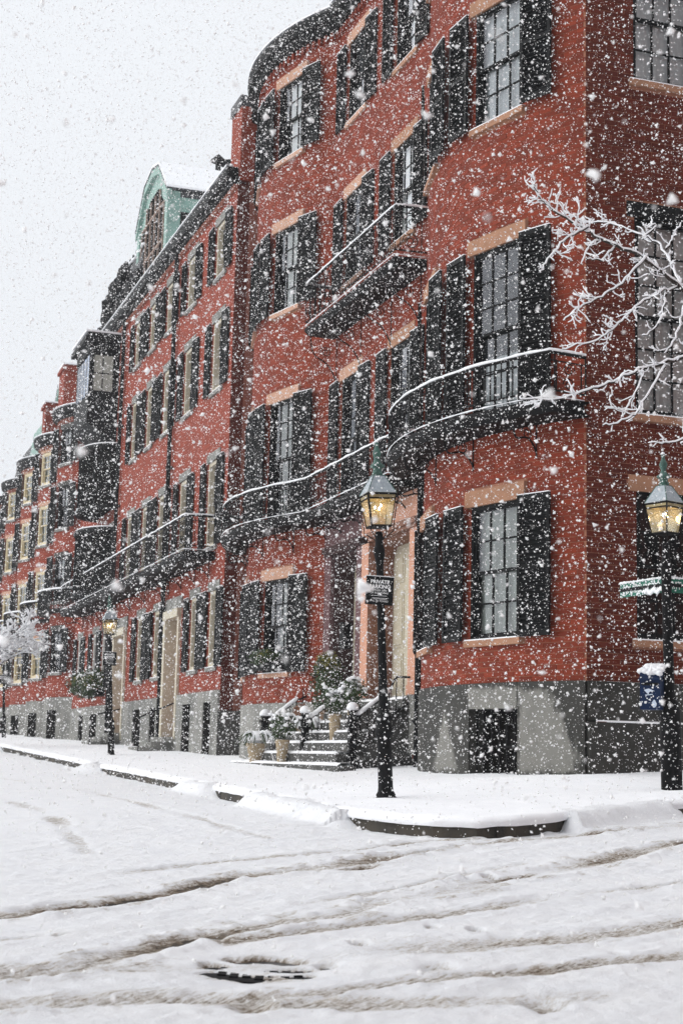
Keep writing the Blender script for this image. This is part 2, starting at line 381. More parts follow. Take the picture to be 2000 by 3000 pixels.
RUT = {  # tyre tracks on the ground: world x,y points, depth, half width, dirt
 'a': ([(-2.6, 9.2), (-1.73, 10.09), (-1.44, 10.34), (-1.18, 10.74), (-.95, 11.16), (-.68, 11.62), (-.37, 11.87), (.06, 12.34), (.42, 12.85), (.95, 13.55), (1.86, 14.56), (3.42, 15.57), (6, 17.0)], 1.0, .15, .80),
 'b': ([(-2.6, 6.9), (-1.61, 7.88), (-1.43, 8.03), (-1.25, 8.27), (-1.04, 8.7), (-.82, 9.04), (-.65, 9.2), (-.42, 9.51), (.06, 9.94), (.35, 10.57), (.81, 10.99), (1.17, 11.66), (1.62, 12.05), (2.17, 12.86), (2.93, 13.96), (5, 16)], 1.0, .17, .80),
 'c': ([(-.6, 9.0), (.23, 9.64), (.83, 10.15), (1.54, 10.85), (2.55, 11.66), (4, 12.9)], .5, .10, .40),
 'd': ([(-1.6, 8.1), (-.5, 8.35), (.06, 8.66), (.66, 8.88), (1.44, 9.27), (2.15, 9.83), (4, 11.2)], .5, .20, .34),
 'e': ([(-1.5, 7.25), (-.11, 7.62), (.48, 7.97), (1.05, 8.23), (1.9, 8.69), (3.4, 9.6)], .6, .15, .46),
 'f': ([(-2.31, 11.14), (-1.89, 11.3), (-1.49, 11.79), (-.9, 12.47), (.07, 13.24), (1.3, 14.6)], .45, .10, .40),
 'g': ([(-1.9, 7.2), (-.9, 7.5), (.1, 7.4), (1.2, 7.6)], .4, .2, .32),
 'h': ([(-8, 33), (-6, 28.35), (-4.28, 25.16), (-2.62, 20.43), (-1.42, 16.3), (-.6, 14.2)], .3, .12, .26),
 'i': ([(-6.5, 25), (-4.46, 21.14), (-3.39, 18.27), (-2.37, 14.41), (-2.01, 13.05)], .3, .15, .28),
 'j': ([(-1.9, 8.9), (-.8, 9.7), (.3, 10.9), (1.5, 12.6)], .3, .08, .30),
}
def build_ground():
    # road bed: one big sheet
    xs = axis(-220, 200, -12, 12, .6, 1.08); ys = axis(-60, 420, -2, 40, .6, 1.06)
    X, Y = np.meshgrid(xs, ys); t = (X - P0.x) * D.x + (Y - P0.y) * D.y; s = (X - P0.x) * N.x + (Y - P0.y) * N.y
    Z = Gz(t, s) - .155
    inside = (s < 3.3) & (t > -3.0); Z = np.where(inside, Z - .25, Z)
    tag(strip('road', 'asphalt', len(xs), len(ys), X, Y, Z), kind='structure')
    # snow lying on the road
    xs = axis(-160, 90, -2.3, 2.7, .016, 1.06); ys = axis(-25, 300, 6.4, 16.5, .018, 1.03)
    X, Y = np.meshgrid(xs, ys); t = (X - P0.x) * D.x + (Y - P0.y) * D.y; s = (X - P0.x) * N.x + (Y - P0.y) * N.y
    th = .055 + .018 * fbm(X * .6, Y * .6, 3, 1)
    near = np.clip((26 - Y) / 10, 0, 1)
    ca, sa = math.cos(R(50)), math.sin(R(50)); U = X * ca + Y * sa; V = -X * sa + Y * ca
    th += near * (.014 * fbm(U * 1.2, V * 6, 4, 5) + .015 * np.maximum(0, fbm(X * 7, Y * 7, 4, 9) - .05) + .0075 * fbm(X * 15, Y * 15, 4, 12, .62) + .012 * np.maximum(0, fbm(U * 3, V * 14, 3, 15) - .1))
    dirt = np.zeros(X.shape)
    for k, (pts, dep, wd, dr) in RUT.items():
        dd, sg, pos = polyd(X, Y, pts)
        w = .8 * wd * (1 + .6 * fbm(pos * .9, pos * 0 + len(k) * 3 + ord(k), 3, 3))
        dd2 = dd + .06 * fbm(X * 3.5, Y * 3.5, 3, 21)
        core = np.clip(1.25 - dd2 / w, 0, 1); core = core * core * (3 - 2 * core)
        var = np.clip(.58 + 1.9 * fbm(pos * .5, pos * 0 + 5.5 + ord(k), 3, 31), .10, 1.3)
        berm = np.exp(-((dd2 - w * 1.45) / (.55 * w)) ** 2)
        th += -.026 * dep * core * var + .013 * dep * berm * (1 + 1.6 * np.maximum(-.5, fbm(X * 7, Y * 7, 3, 41)))
        dirt = np.maximum(dirt, 1.15 * dr * core * var + .34 * berm * dep * np.clip(4 * fbm(X * 8, Y * 8, 3, 51), 0, 1))
    # small crumbs, holes
    for (x, y, r, dp) in ((.85, 9.52, .045, .07), (.16, 8.97, .05, .05), (.55, 8.3, .09, .04), (.98, 7.45, .10, .05), (-.35, 7.35, .10, .04), (-1.55, 9.1, .03, .05), (1.15, 11.8, .05, .05), (-.02, 8.45, .06, .07), (.6, 9.6, .04, .05), (1.55, 8.75, .05, .04)):
        q = ((X - x) ** 2 + (Y - y) ** 2 * .35) / (r * r); th -= dp * np.exp(-q ** 2); dirt = np.maximum(dirt, .75 * np.exp(-q * 1.5))
    # melted ring over the iron cover
    mx, my = -.36, 8.36; rr = np.hypot((X - mx), (Y - my)) + .05 * fbm(X * 9, Y * 9, 3, 63); an = np.arctan2(Y - my, X - mx)
    ring = np.exp(-((rr - .27 - .02 * fbm(an * 2, an * 0, 3, 61)) / .055) ** 2) * np.clip(.55 + 4.0 * fbm(an * 1.6 + 4, an * 0 + 2, 3, 71) + .5 * np.cos(an - 2.3), 0, 1.3)
    core2 = np.exp(-(((X - mx - .16) / .12) ** 2 + ((Y - my + .02) / .06) ** 2) ** 2)
    hole = np.exp(-(rr / .52) ** 4); th = th * (1 - .55 * hole); th -= .060 * ring + .05 * core2; dirt = np.maximum(dirt, np.clip(ring * 1.5, 0, 1.2)); dirt = np.maximum(dirt, 1.2 * core2)
    dirt = np.maximum(dirt, .62 * np.exp(-(((X - mx + .02) / .26) ** 2 + ((Y - my + .27) / .10) ** 2)))
    for (x, y, r) in ((-1.62, 10.2, .22), (.19, 12.15, .22), (1.3, 11.75, .3)):
        q = ((X - x) * ca + (Y - y) * sa) ** 2 / (r * r) + (-(X - x) * sa + (Y - y) * ca) ** 2 / (.05 ** 2)
        th -= .045 * np.exp(-q) ; dirt = np.maximum(dirt, 1.15 * np.exp(-q))
    kd, ks, kp = polyd(t, s, KERB)
    e = exposed(t, s)
    bank = (1 - e) * np.exp(-(kd / (.26 + .10 * fbm(t * 1.5, s * 1.5, 2, 81))) ** 4) * (.150 + .04 * fbm(t * 2.2, s * 2.2, 3, 91))
    th = th * (1 - e * .75 * np.exp(-(kd / .5) ** 2)) + .012 * e * (kd < .5) * np.maximum(0, fbm(t * 5, s * 5, 3, 95)) * 3
    th += bank * (kd < 1.2)
    Z = Gz(t, s) - .155 + th
    inside = (ks > 0) & (kd > .16); Z = np.where(inside, Gz(t, s) - .22, Z)
    tag(strip('road_snow', 'rsnow', len(xs), len(ys), X, Y, Z, {'dirt': np.clip(dirt, 0, 1.2)}), kind='structure')
    # pavement snow: ruled sheet between the kerb and the walls
    kp_ = resample(KERB, lambda a: .05 if -6 < a[0] < 6 and a[1] > -1.2 else (.12 if a[0] < 32 and a[0] > -1 else .5))
    A = np.array(kp_); nA = len(A)
    def inner(p):
        t_, s_ = p
        if t_ > 1: return (t_, -1.6)
        if s_ > 3.2: u = (1 - t_) / 5.7; return (1 - .9 * u * .6, -1.6 + .0 * u)
        return (.5, min(-1.7, s_ - 1.2) if s_ < 0 else -1.7 - (3.2 - s_) * .15)
    B = np.array([inner(p) for p in kp_])
    B = np.array([B[max(0, i - 12):i + 13].mean(0) for i in range(nA)])
    d_ = np.gradient(A, axis=0); nn = np.stack([d_[:, 1], -d_[:, 0]], 1); nn /= np.linalg.norm(nn, axis=1)[:, None]
    nn = -nn if (nn[0] @ np.array([0, 1.])) < 0 else nn
    lip = .035 + .03 * fbm(np.arange(nA) * .07, np.arange(nA) * 0., 4, 101)
    rows = [(-2, None)] + [(0, w) for w in np.concatenate([[0, .002, .005, .009, .014, .022, .035, .05, .07, .1], np.linspace(.14, 1, 64)])]
    X = []; Y = []; Z = []
    for kind, w in rows:
        if kind == -2:
            p = A + nn * (lip * .6)[:, None]; z = Gz(p[:, 0], p[:, 1]) - .035 - .01 * fbm(p[:, 0] * 5, p[:, 1] * 5, 2, 3)
        else:
            if w == 0: p = A + nn * lip[:, None]
            else: p = A + nn * (lip * max(0, 1 - w * 60))[:, None]; p = p + (B - p) * w
            g = Gz(p[:, 0], p[:, 1])
            wa = w * np.hypot(B[:, 0] - A[:, 0], B[:, 1] - A[:, 1]); r = np.sqrt(np.minimum(1, wa / .07))
            z = g + .005 + .05 * r + .016 * fbm(p[:, 0] * .9, p[:, 1] * .9, 3, 7) + .010 * fbm(p[:, 0] * 5, p[:, 1] * 5, 4, 8)
        X.append(P0.x + D.x * p[:, 0] + N.x * p[:, 1]); Y.append(P0.y + D.y * p[:, 0] + N.y * p[:, 1]); Z.append(z)
    tag(strip('pavement_snow', 'snow', nA, len(rows), np.array(X), np.array(Y), np.array(Z)), kind='structure')
    # kerb: each granite stone a piece
    kb = empty('kerb', Matrix(), 'grey granite kerb round the snowy street corner', 'kerb'); del kb['category']; del kb['label']; kb['kind'] = 'structure'
    pts = resample(KERB, lambda a: .25 if a[0] < 30 and a[1] > -4 else 2)
    acc = 0; cur = [pts[0]]; stones = []
    for a, b in zip(pts[:-1], pts[1:]):
        cur.append(b); acc += math.dist(a, b)
        if acc > random.uniform(1.3, 1.9) or math.dist(a, b) > 1.5: stones.append(cur); cur = [b]; acc = 0
    stones.append(cur)
    for st in stones:
        if len(st) < 2 or st[0][0] > 60 or st[-1][1] < -6: continue
        mb = MB(); ring = []
        off = random.uniform(-.006, .006); dz = random.uniform(-.008, .004)
        for i, p in enumerate(st):
            q = st[min(i + 1, len(st) - 1)]; o_ = st[max(i - 1, 0)]; dx, dy = q[0] - o_[0], q[1] - o_[1]; L = math.hypot(dx, dy)
            ox, oy = dy / L, -dx / L
            if (ox * 0 + oy * 1 < 0) and p[0] > 0: ox, oy = -ox, -oy
            if p[0] <= 0:
                if ox * (-1) + oy * .6 < 0: ox, oy = -ox, -oy
            sh = .004 * (1 if i == 0 else -1 if i == len(st) - 1 else 0)
            g = G(*p); r = []
            for (u, z) in ((off, -.32), (off, -.012 + dz), (off - .012, dz), (off - .14, dz), (off - .14, -.32)):
                w = Wp(p[0] + ox * u + dx / L * sh, p[1] + oy * u + dy / L * sh, g + z); r.append(w)
            ring.append(r)
        for a, b in zip(ring[:-1], ring[1:]):
            for k in range(5): mb.quad(a[k], a[(k + 1) % 5], b[(k + 1) % 5], b[k])
        mb.poly(ring[0]); mb.poly(ring[-1][::-1])
        mb.obj('kerb_stone', 'kgranite', kb)
    # iron cover
    t_, s_ = TS(mx, my); z = G(t_, s_) - .155
    mb = MB(); mb.lathe([(.33, -.03), (.33, .004), (.30, .008)], 28)
    c = mb.obj('manhole_cover', 'iron', None, Matrix.Translation((mx, my, z)))
    tag(c, 'round iron manhole cover, half bared where the snow has melted on the road', 'manhole cover')
    mb = MB()
    for i in range(-4, 5):
        for j in range(-4, 5):
            if i * i + j * j < 17: mb.box(i * .065 - .022, i * .065 + .022, j * .065 - .022, j * .065 + .022, .008, .016)
    mb.obj('tread', 'iron', c)
    return
build_ground()

# ------------------------------------------------------------------ wall paths
def arc_pts(t0, chord, sag):
    Rr = ((chord / 2) ** 2 + sag * sag) / (2 * sag); pm = math.asin(chord / 2 / Rr); return Rr, pm
class Path:
    """outline of a facade in (t, s): pieces are lines or bows; u is the length along it"""
    def __init__(s, pieces):
        s.p = []; u = 0
        for k in pieces:
            if k[0] == 'L': (t0, s0), (t1, s1) = k[1], k[2]; L = math.hypot(t1 - t0, s1 - s0); s.p.append((u, u + L, k))
            else: Rr, pm = arc_pts(*k[1:4]); L = 2 * Rr * pm; s.p.append((u, u + L, k + (Rr, pm)))
            u += L
        s.L = u
    def at(s, u, off=0.0):
        for a, b, k in s.p:
            if u <= b + 1e-9: break
        if k[0] == 'L':
            (t0, s0), (t1, s1) = k[1], k[2]; f = (u - a) / (b - a); ang = math.atan2(s1 - s0, t1 - t0)
            t, q = t0 + (t1 - t0) * f, s0 + (s1 - s0) * f
        else:
            _, t0, ch, sag, base, Rr, pm = k; th = pm - (u - a) / Rr; ang = th
            t, q = t0 + ch / 2 - Rr * math.sin(th), base + Rr * math.cos(th) - (Rr - sag)
        return t - math.sin(ang) * off, q + math.cos(ang) * off, ang
    def nearest_u(s, t, lo=0):
        return min((abs(s.at(u)[0] - t), u) for u in np.linspace(lo, s.L, 900))[1]
def cuts(lo, hi, vals, step):
    a = sorted({round(x, 4) for x in [lo, hi] + [v for v in vals if lo < v < hi]}); o = []
    for x, y in zip(a[:-1], a[1:]):
        n = max(1, int(math.ceil((y - x) / step))); o += [x + (y - x) * i / n for i in range(n)]
    return o + [a[-1]]
def wall_mesh(name, mat, hs, path, u0, u1, h0, h1, ops, off=0, step=.3, depth=.14, top=None):
    us = cuts(u0, u1, [x for o in ops for x in (o[0], o[1])], step); vs = cuts(h0, h1, [x for o in ops for x in (o[2], o[3])], 50)
    mb = MB(); uv = []
    def hole(a, b, c, d):
        x, y = (a + b) / 2, (c + d) / 2
        return any(o[0] < x < o[1] and o[2] < y < o[3] for o in ops)
    def P(u, v, o=off): t, s, _ = path.at(u, o); return (t, s, v)
    for a, b in zip(us[:-1], us[1:]):
        for c, d in zip(vs[:-1], vs[1:]):
            if hole(a, b, c, d): continue
            mb.quad(P(a, c), P(b, c), P(b, d), P(a, d)); uv += [(a, c), (b, c), (b, d), (a, d)]
    for o in ops:
        a, b, c, d = max(o[0], u0), min(o[1], u1), o[2], o[3]; i = off - depth
        mb.quad(P(a, c), P(a, c, i), P(a, d, i), P(a, d)); mb.quad(P(b, c), P(b, d), P(b, d, i), P(b, c, i))
        mb.quad(P(a, d), P(b, d), P(b, d, i), P(a, d, i)); mb.quad(P(a, c), P(a, c, i), P(b, c, i), P(b, c))
        uv += [(a, c), (a + .1, c), (a + .1, d), (a, d), (b, c), (b, d), (b + .1, d), (b + .1, c)] + [(a, d), (b, d), (b, d + .1), (a, d + .1), (a, c), (a, c + .1), (b, c + .1), (b, c)]
    me = mb.mesh(name, mat); l = me.uv_layers.new(name='UVMap'); l.data.foreach_set('uv', np.array(uv, np.float32).ravel())
    return inst(name, me, hs, HX(hs, Matrix()))
def brick_wall(hs, path, u0, u1, h0, h1, ops, vis=None, nbig=300, bm='brick'):
    """real bricks on a mortar backing; the nearest ones are single objects, the rest one joined part"""
    wall_mesh('wall', 'mortar', hs, path, u0, u1, h0, h1, ops)
    PH, BW = .0725, .21; J = .0095; items = []
    rows = int((h1 - h0) / PH)
    for r in range(rows):
        v0 = h0 + r * PH + J / 2; v1 = v0 + PH - J; vm = (v0 + v1) / 2
        blocks = sorted((o[0], o[1]) for o in ops if o[2] - .02 < vm < o[3] + .02)
        segs = []; x = u0
        for a, b in blocks:
            if a > x: segs.append((x, min(a, u1)))
            x = max(x, b)
        if x < u1: segs.append((x, u1))
        for a, b in segs:
            k = math.floor((a - (r % 2) * BW / 2) / BW)
            x = k * BW + (r % 2) * BW / 2
            while x < b:
                p, q = max(x + J / 2, a + .002), min(x + BW - J / 2, b - .002)
                if q - p > .025: items.append((p, q, v0, v1, random.uniform(.004, .0105)))
                x += BW
    big = []
    if nbig:
        sc = []
        for i, (p, q, v0, v1, o) in enumerate(items):
            t, s, a = path.at((p + q) / 2); w = Wp(t, s, (v0 + v1) / 2)
            x = w.dot(cR) / w.dot(cF) * FPX; y = w.dot(cU) / w.dot(cF) * FPX
            if abs(x) > 990 or abs(y) > 1490 or q - p < .15: continue
            nrm = N * math.cos(a) + D * -math.sin(a); fac = -nrm.dot(w) / w.length
            if fac <= .05: continue
            sc.append((fac / w.length ** 2 * (q - p) * (1 if v0 < 3.4 or a > 1.2 else .9), i))
        sc.sort(reverse=True); big = [i for _, i in sc[:nbig]]
    bs = set(big); mb = MB(); tint = []
    for i, (p, q, v0, v1, o) in enumerate(items):
        if i in bs: continue
        nseg = 1
        A = path.at(p, o); B = path.at(q, o); A2 = path.at(p, 0); B2 = path.at(q, 0)
        a0, a1, b0, b1 = (A[0], A[1], v0), (A[0], A[1], v1), (B[0], B[1], v0), (B[0], B[1], v1)
        c0, c1, d0, d1 = (A2[0], A2[1], v0), (A2[0], A2[1], v1), (B2[0], B2[1], v0), (B2[0], B2[1], v1)
        k = len(mb.v); mb.v += [a0, b0, b1, a1, c0, d0, d1, c1]
        mb.f += [(k, k + 1, k + 2, k + 3), (k, k + 4, k + 5, k + 1), (k + 3, k + 2, k + 6, k + 7), (k, k + 3, k + 7, k + 4), (k + 1, k + 5, k + 6, k + 2)]
        mb.m += [0] * 5; tint += [random.random()] * 8
    if mb.v:
        me = mb.mesh('brickwork', bm); at = me.attributes.new('tint', 'FLOAT', 'POINT'); at.data.foreach_set('value', tint)
        tag(inst('brickwork', me, hs, HX(hs, Matrix())), kind='stuff')
    b = MB(); b.box(-.5, .5, -.03, 0, -.5, .5); me = b.mesh('brick', bm)
    for i in big:
        p, q, v0, v1, o = items[i]; t, s, a = path.at((p + q) / 2, o)
        ob = inst('brick', me, hs, HX(hs, T(t, s, (v0 + v1) / 2, a) @ Matrix.Diagonal((q - p, 1, v1 - v0, 1))))

# ------------------------------------------------------------------ windows
_cache = {}
def cached(key, fn):
    if key not in _cache: _cache[key] = fn()
    return _cache[key]
def window(hs, t, s, h0, ang, w, h, frame='black', cols=3, rows=(2, 2), curtain=None, shutters=True, splay=.04, lintel='sand', sill='sand', lw=.12, lh=.22,
           sh_w=None, sh_mat='black', louvres=False, recess=.045, fw=.05, panes=True, near_shutter_only=False, label=None, sash=None):
    base = HX(hs, T(t, s, h0, ang)); sash = sash or frame
    k = (round(w, 3), round(h, 3), frame, recess, fw)
    def fr():
        mb = MB(); a = w / 2; d = recess
        mb.box(-a, -a + fw, -d - .12, -.015, 0, h); mb.box(a - fw, a, -d - .12, -.015, 0, h)
        mb.box(-a + fw, a - fw, -d - .12, -.02, h - fw, h); mb.box(-a + fw, a - fw, -d - .12, -.02, 0, fw * 1.2)
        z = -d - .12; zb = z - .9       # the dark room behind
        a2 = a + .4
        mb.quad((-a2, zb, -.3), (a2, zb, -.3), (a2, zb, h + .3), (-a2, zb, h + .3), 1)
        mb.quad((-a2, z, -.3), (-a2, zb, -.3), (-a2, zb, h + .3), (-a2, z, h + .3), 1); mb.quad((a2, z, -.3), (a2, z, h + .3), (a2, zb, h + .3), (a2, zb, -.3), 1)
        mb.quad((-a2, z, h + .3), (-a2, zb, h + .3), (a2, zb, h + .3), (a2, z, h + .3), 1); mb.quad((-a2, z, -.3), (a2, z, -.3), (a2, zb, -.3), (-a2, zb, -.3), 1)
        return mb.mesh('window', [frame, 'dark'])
    wo = inst('window', cached(('fr',) + k, fr), hs, base)
    a = w / 2 - fw; zb, zt = fw * 1.2, h - fw; zm = (zb + zt) / 2
    for j, (z0, z1, y) in enumerate(((zb, zm + .02, -recess - .05), (zm - .02, zt, -recess))):
        nr = rows[j]
        def sa():
            mb = MB(); e = .035; m_ = .012
            mb.box(-a, -a + e, y - .035, y, z0, z1); mb.box(a - e, a, y - .035, y, z0, z1)
            mb.box(-a + e, a - e, y - .035, y - .001, z0, z0 + e * 1.1); mb.box(-a + e, a - e, y - .035, y - .001, z1 - e, z1)
            for c in range(1, cols): x = -a + e + (2 * a - 2 * e) * c / cols; mb.box(x - m_, x + m_, y - .028, y - .004, z0 + e, z1 - e)
            for r in range(1, nr): z = z0 + e + (z1 - z0 - 2 * e) * r / nr; mb.box(-a + e, a - e, y - .026, y - .006, z - m_, z + m_)
            return mb.mesh('sash', sash)
        inst('sash', cached(('sa', w, h, sash, recess, fw, cols, nr, j), sa), wo)
        if panes:
            e = .035; pw = (2 * a - 2 * e) / cols; ph = (z1 - z0 - 2 * e) / nr
            def pa():
                mb = MB(); mb.quad((-pw / 2, 0, -ph / 2), (-pw / 2, 0, ph / 2), (pw / 2, 0, ph / 2), (pw / 2, 0, -ph / 2)); return mb.mesh('pane', 'glass')
            me = cached(('pa', round(pw, 4), round(ph, 4)), pa)
            for c in range(cols):
                for r in range(nr):
                    inst('pane', me, wo, T(-a + e + pw * (c + .5), y - .018, z0 + e + ph * (r + .5), random.uniform(-.012, .012)) @ Matrix.Rotation(random.uniform(-.01, .01), 4, 'X'))
        else:
            def pg():
                mb = MB(); mb.quad((-a, y - .018, z0), (-a, y - .018, z1), (a, y - .018, z1), (a, y - .018, z0)); return mb.mesh('glazing', 'glass')
            inst('glazing', cached(('pg', w, h, recess, j, fw), pg), wo)
    for (cm, x0, x1, c0, c1) in (curtain or []):
        mb = MB(); n = max(4, int((x1 - x0) * w * 14)); y = -recess - .115; pr = None
        for i in range(n + 1):
            x = -a + 2 * a * (x0 + (x1 - x0) * i / n); yy = y - .012 * (1 + math.sin(i * 2.1))
            if pr: mb.quad((pr[0], pr[1], zb + (zt - zb) * c0), (x, yy, zb + (zt - zb) * c0), (x, yy, zb + (zt - zb) * c1), (pr[0], pr[1], zb + (zt - zb) * c1))
            pr = (x, yy)
        mb.obj('curtain', cm, wo, smooth=False)
    if lintel:
        mb = MB(); mb.box(-w / 2 - lw, w / 2 + lw, -.06, .022, h + .001, h + lh); mb.obj('lintel', lintel, hs, base)
    if sill:
        mb = MB(); mb.box(-w / 2 - lw * .6, w / 2 + lw * .6, -.12, .055, -.09, -.002); mb.box(-w / 2 - lw * .55, w / 2 + lw * .55, -.02, .05, -.001, .016, 1); mb.obj('sill', [sill, 'snow'], hs, base)
    if shutters:
        sw = sh_w or w * .5
        for sd in ((-1, 1) if not near_shutter_only else (-1,)):
            x = sd * (w / 2 + .07 + sw / 2)
            def shm():
                mb = MB(); q = sw / 2; e = .05; H = h + .02; md = H * .47
                mb.box(-q, -q + e, 0, .04, 0, H); mb.box(q - e, q, 0, .04, 0, H)
                for z in (0, md, H - .07): mb.box(-q + e, q - e, .003, .037, z, z + (.09 if z == 0 else .07))
                if louvres: mb.box(-q + e, q - e, 0, .004, .05, H - .05)
                else:
                    for zz0, zz1 in ((.09, md), (md + .07, H - .07)):
                        n = int((zz1 - zz0) / .062)
                        for i in range(n):
                            z = zz0 + (i + .5) * (zz1 - zz0) / n
                            mb.quad((-q + e, .036, z - .025), (q - e, .036, z - .025), (q - e, .008, z + .028), (-q + e, .008, z + .028))
                    mb.box(-q + e, q - e, 0, .004, .05, H - .05)
                mb.box(-q, q, .0, .042, H, H + .012, 1)
                return mb.mesh('shutter', [sh_mat, 'snow'])
            m_ = base @ T(x, .045 - abs(splay) * .12, 0, -sd * (splay + random.uniform(-.02, .02)))
            so = inst('shutter', cached(('sh', w, h, sw, sh_mat, louvres), shm), hs, m_)
            if louvres:
                q = sw / 2 - .05; H = h + .02; md = H * .47
                def lv(): mb = MB(); mb.box(-q, q, -.004, .004, -.028, .028); return mb.mesh('slat', sh_mat)
                lm = cached(('lv', round(q, 4), sh_mat), lv)
                for zz0, zz1 in ((.09, md), (md + .07, H - .07)):
                    n = int((zz1 - zz0) / .062)
                    for i in range(n): inst('slat', lm, so, Matrix.Translation((0, .021, zz0 + (i + .5) * (zz1 - zz0) / n)) @ Matrix.Rotation(.9, 4, 'X'))
    return wo
def op(path, u, w, h0, h1, lw=.12, lh=.22, sill=.09):
    """wall openings for a window: the hole, the lintel and the sill"""
    return [(u - w / 2, u + w / 2, h0, h1), (u - w / 2 - lw, u + w / 2 + lw, h1, h1 + lh), (u - w / 2 - lw * .6, u + w / 2 + lw * .6, h0 - .09, h0)]
WH, SH = ('curtain', 0, 1, 0, 1), ('shade', 0, 1, 0, 1)

# ------------------------------------------------------------------ the corner houses
def cornice(hs, path, u0, u1, h, prof, mat='black', name='cornice', snow=True, dent=True):
    us = cuts(u0, u1, [], .25)
    mb = MB(); pr = None
    for u in us:
        r = [path.at(u, o)[:2] + (h + z,) for o, z in prof]
        if pr:
            for a in range(len(r) - 1): mb.quad(pr[a], r[a], r[a + 1], pr[a + 1])
        pr = r
    r0 = [path.at(us[0], o)[:2] + (h + z,) for o, z in prof]; mb.poly(r0); mb.poly(pr[::-1])
    c = mb.obj(name, mat, hs, HX(hs, Matrix()))
    if dent:
        d = MB(); d.box(-.035, .035, 0, .07, -.11, 0); me = d.mesh('dentil', 'brick')
        n = int((u1 - u0) / .18); mb = MB()
        for i in range(n):
            t, s, a = path.at(u0 + (i + .5) * (u1 - u0) / n); mb.box(-.04, .04, 0, .075, h - .15, h, 0, T(t, s, 0, a))
        tag(mb.obj('dentil_course', 'brick' if dent == 1 else 'fbrick', hs, HX(hs, Matrix())), kind='stuff')
    if snow:
        mb = MB(); pr = None; o0, zt = max(prof)[0], max(z for _, z in prof)
        for u in us:
            j = random.uniform(0, .012); a = path.at(u, o0 - .005)[:2]; b = path.at(u, o0 - .16)[:2]
            r = [a + (h + zt + .001,), a + (h + zt + .03 + j,), b + (h + zt + .05 + j,), b + (h + zt + .001,)]
            if pr:
                for k in range(3): mb.quad(pr[k], r[k], r[k + 1], pr[k + 1])
            pr = r
        mb.obj('snow_strip', 'snow', hs, HX(hs, Matrix()), smooth=True)
    return c
CPROF = [(0, 0), (.16, .02), (.18, .12), (.30, .16), (.34, .34), (.30, .40), (.02, .42)]
LV = dict(g=(1.67, 3.56), p=(4.80, 7.27), th=(9.19, 10.99), f=(12.55, 14.24))
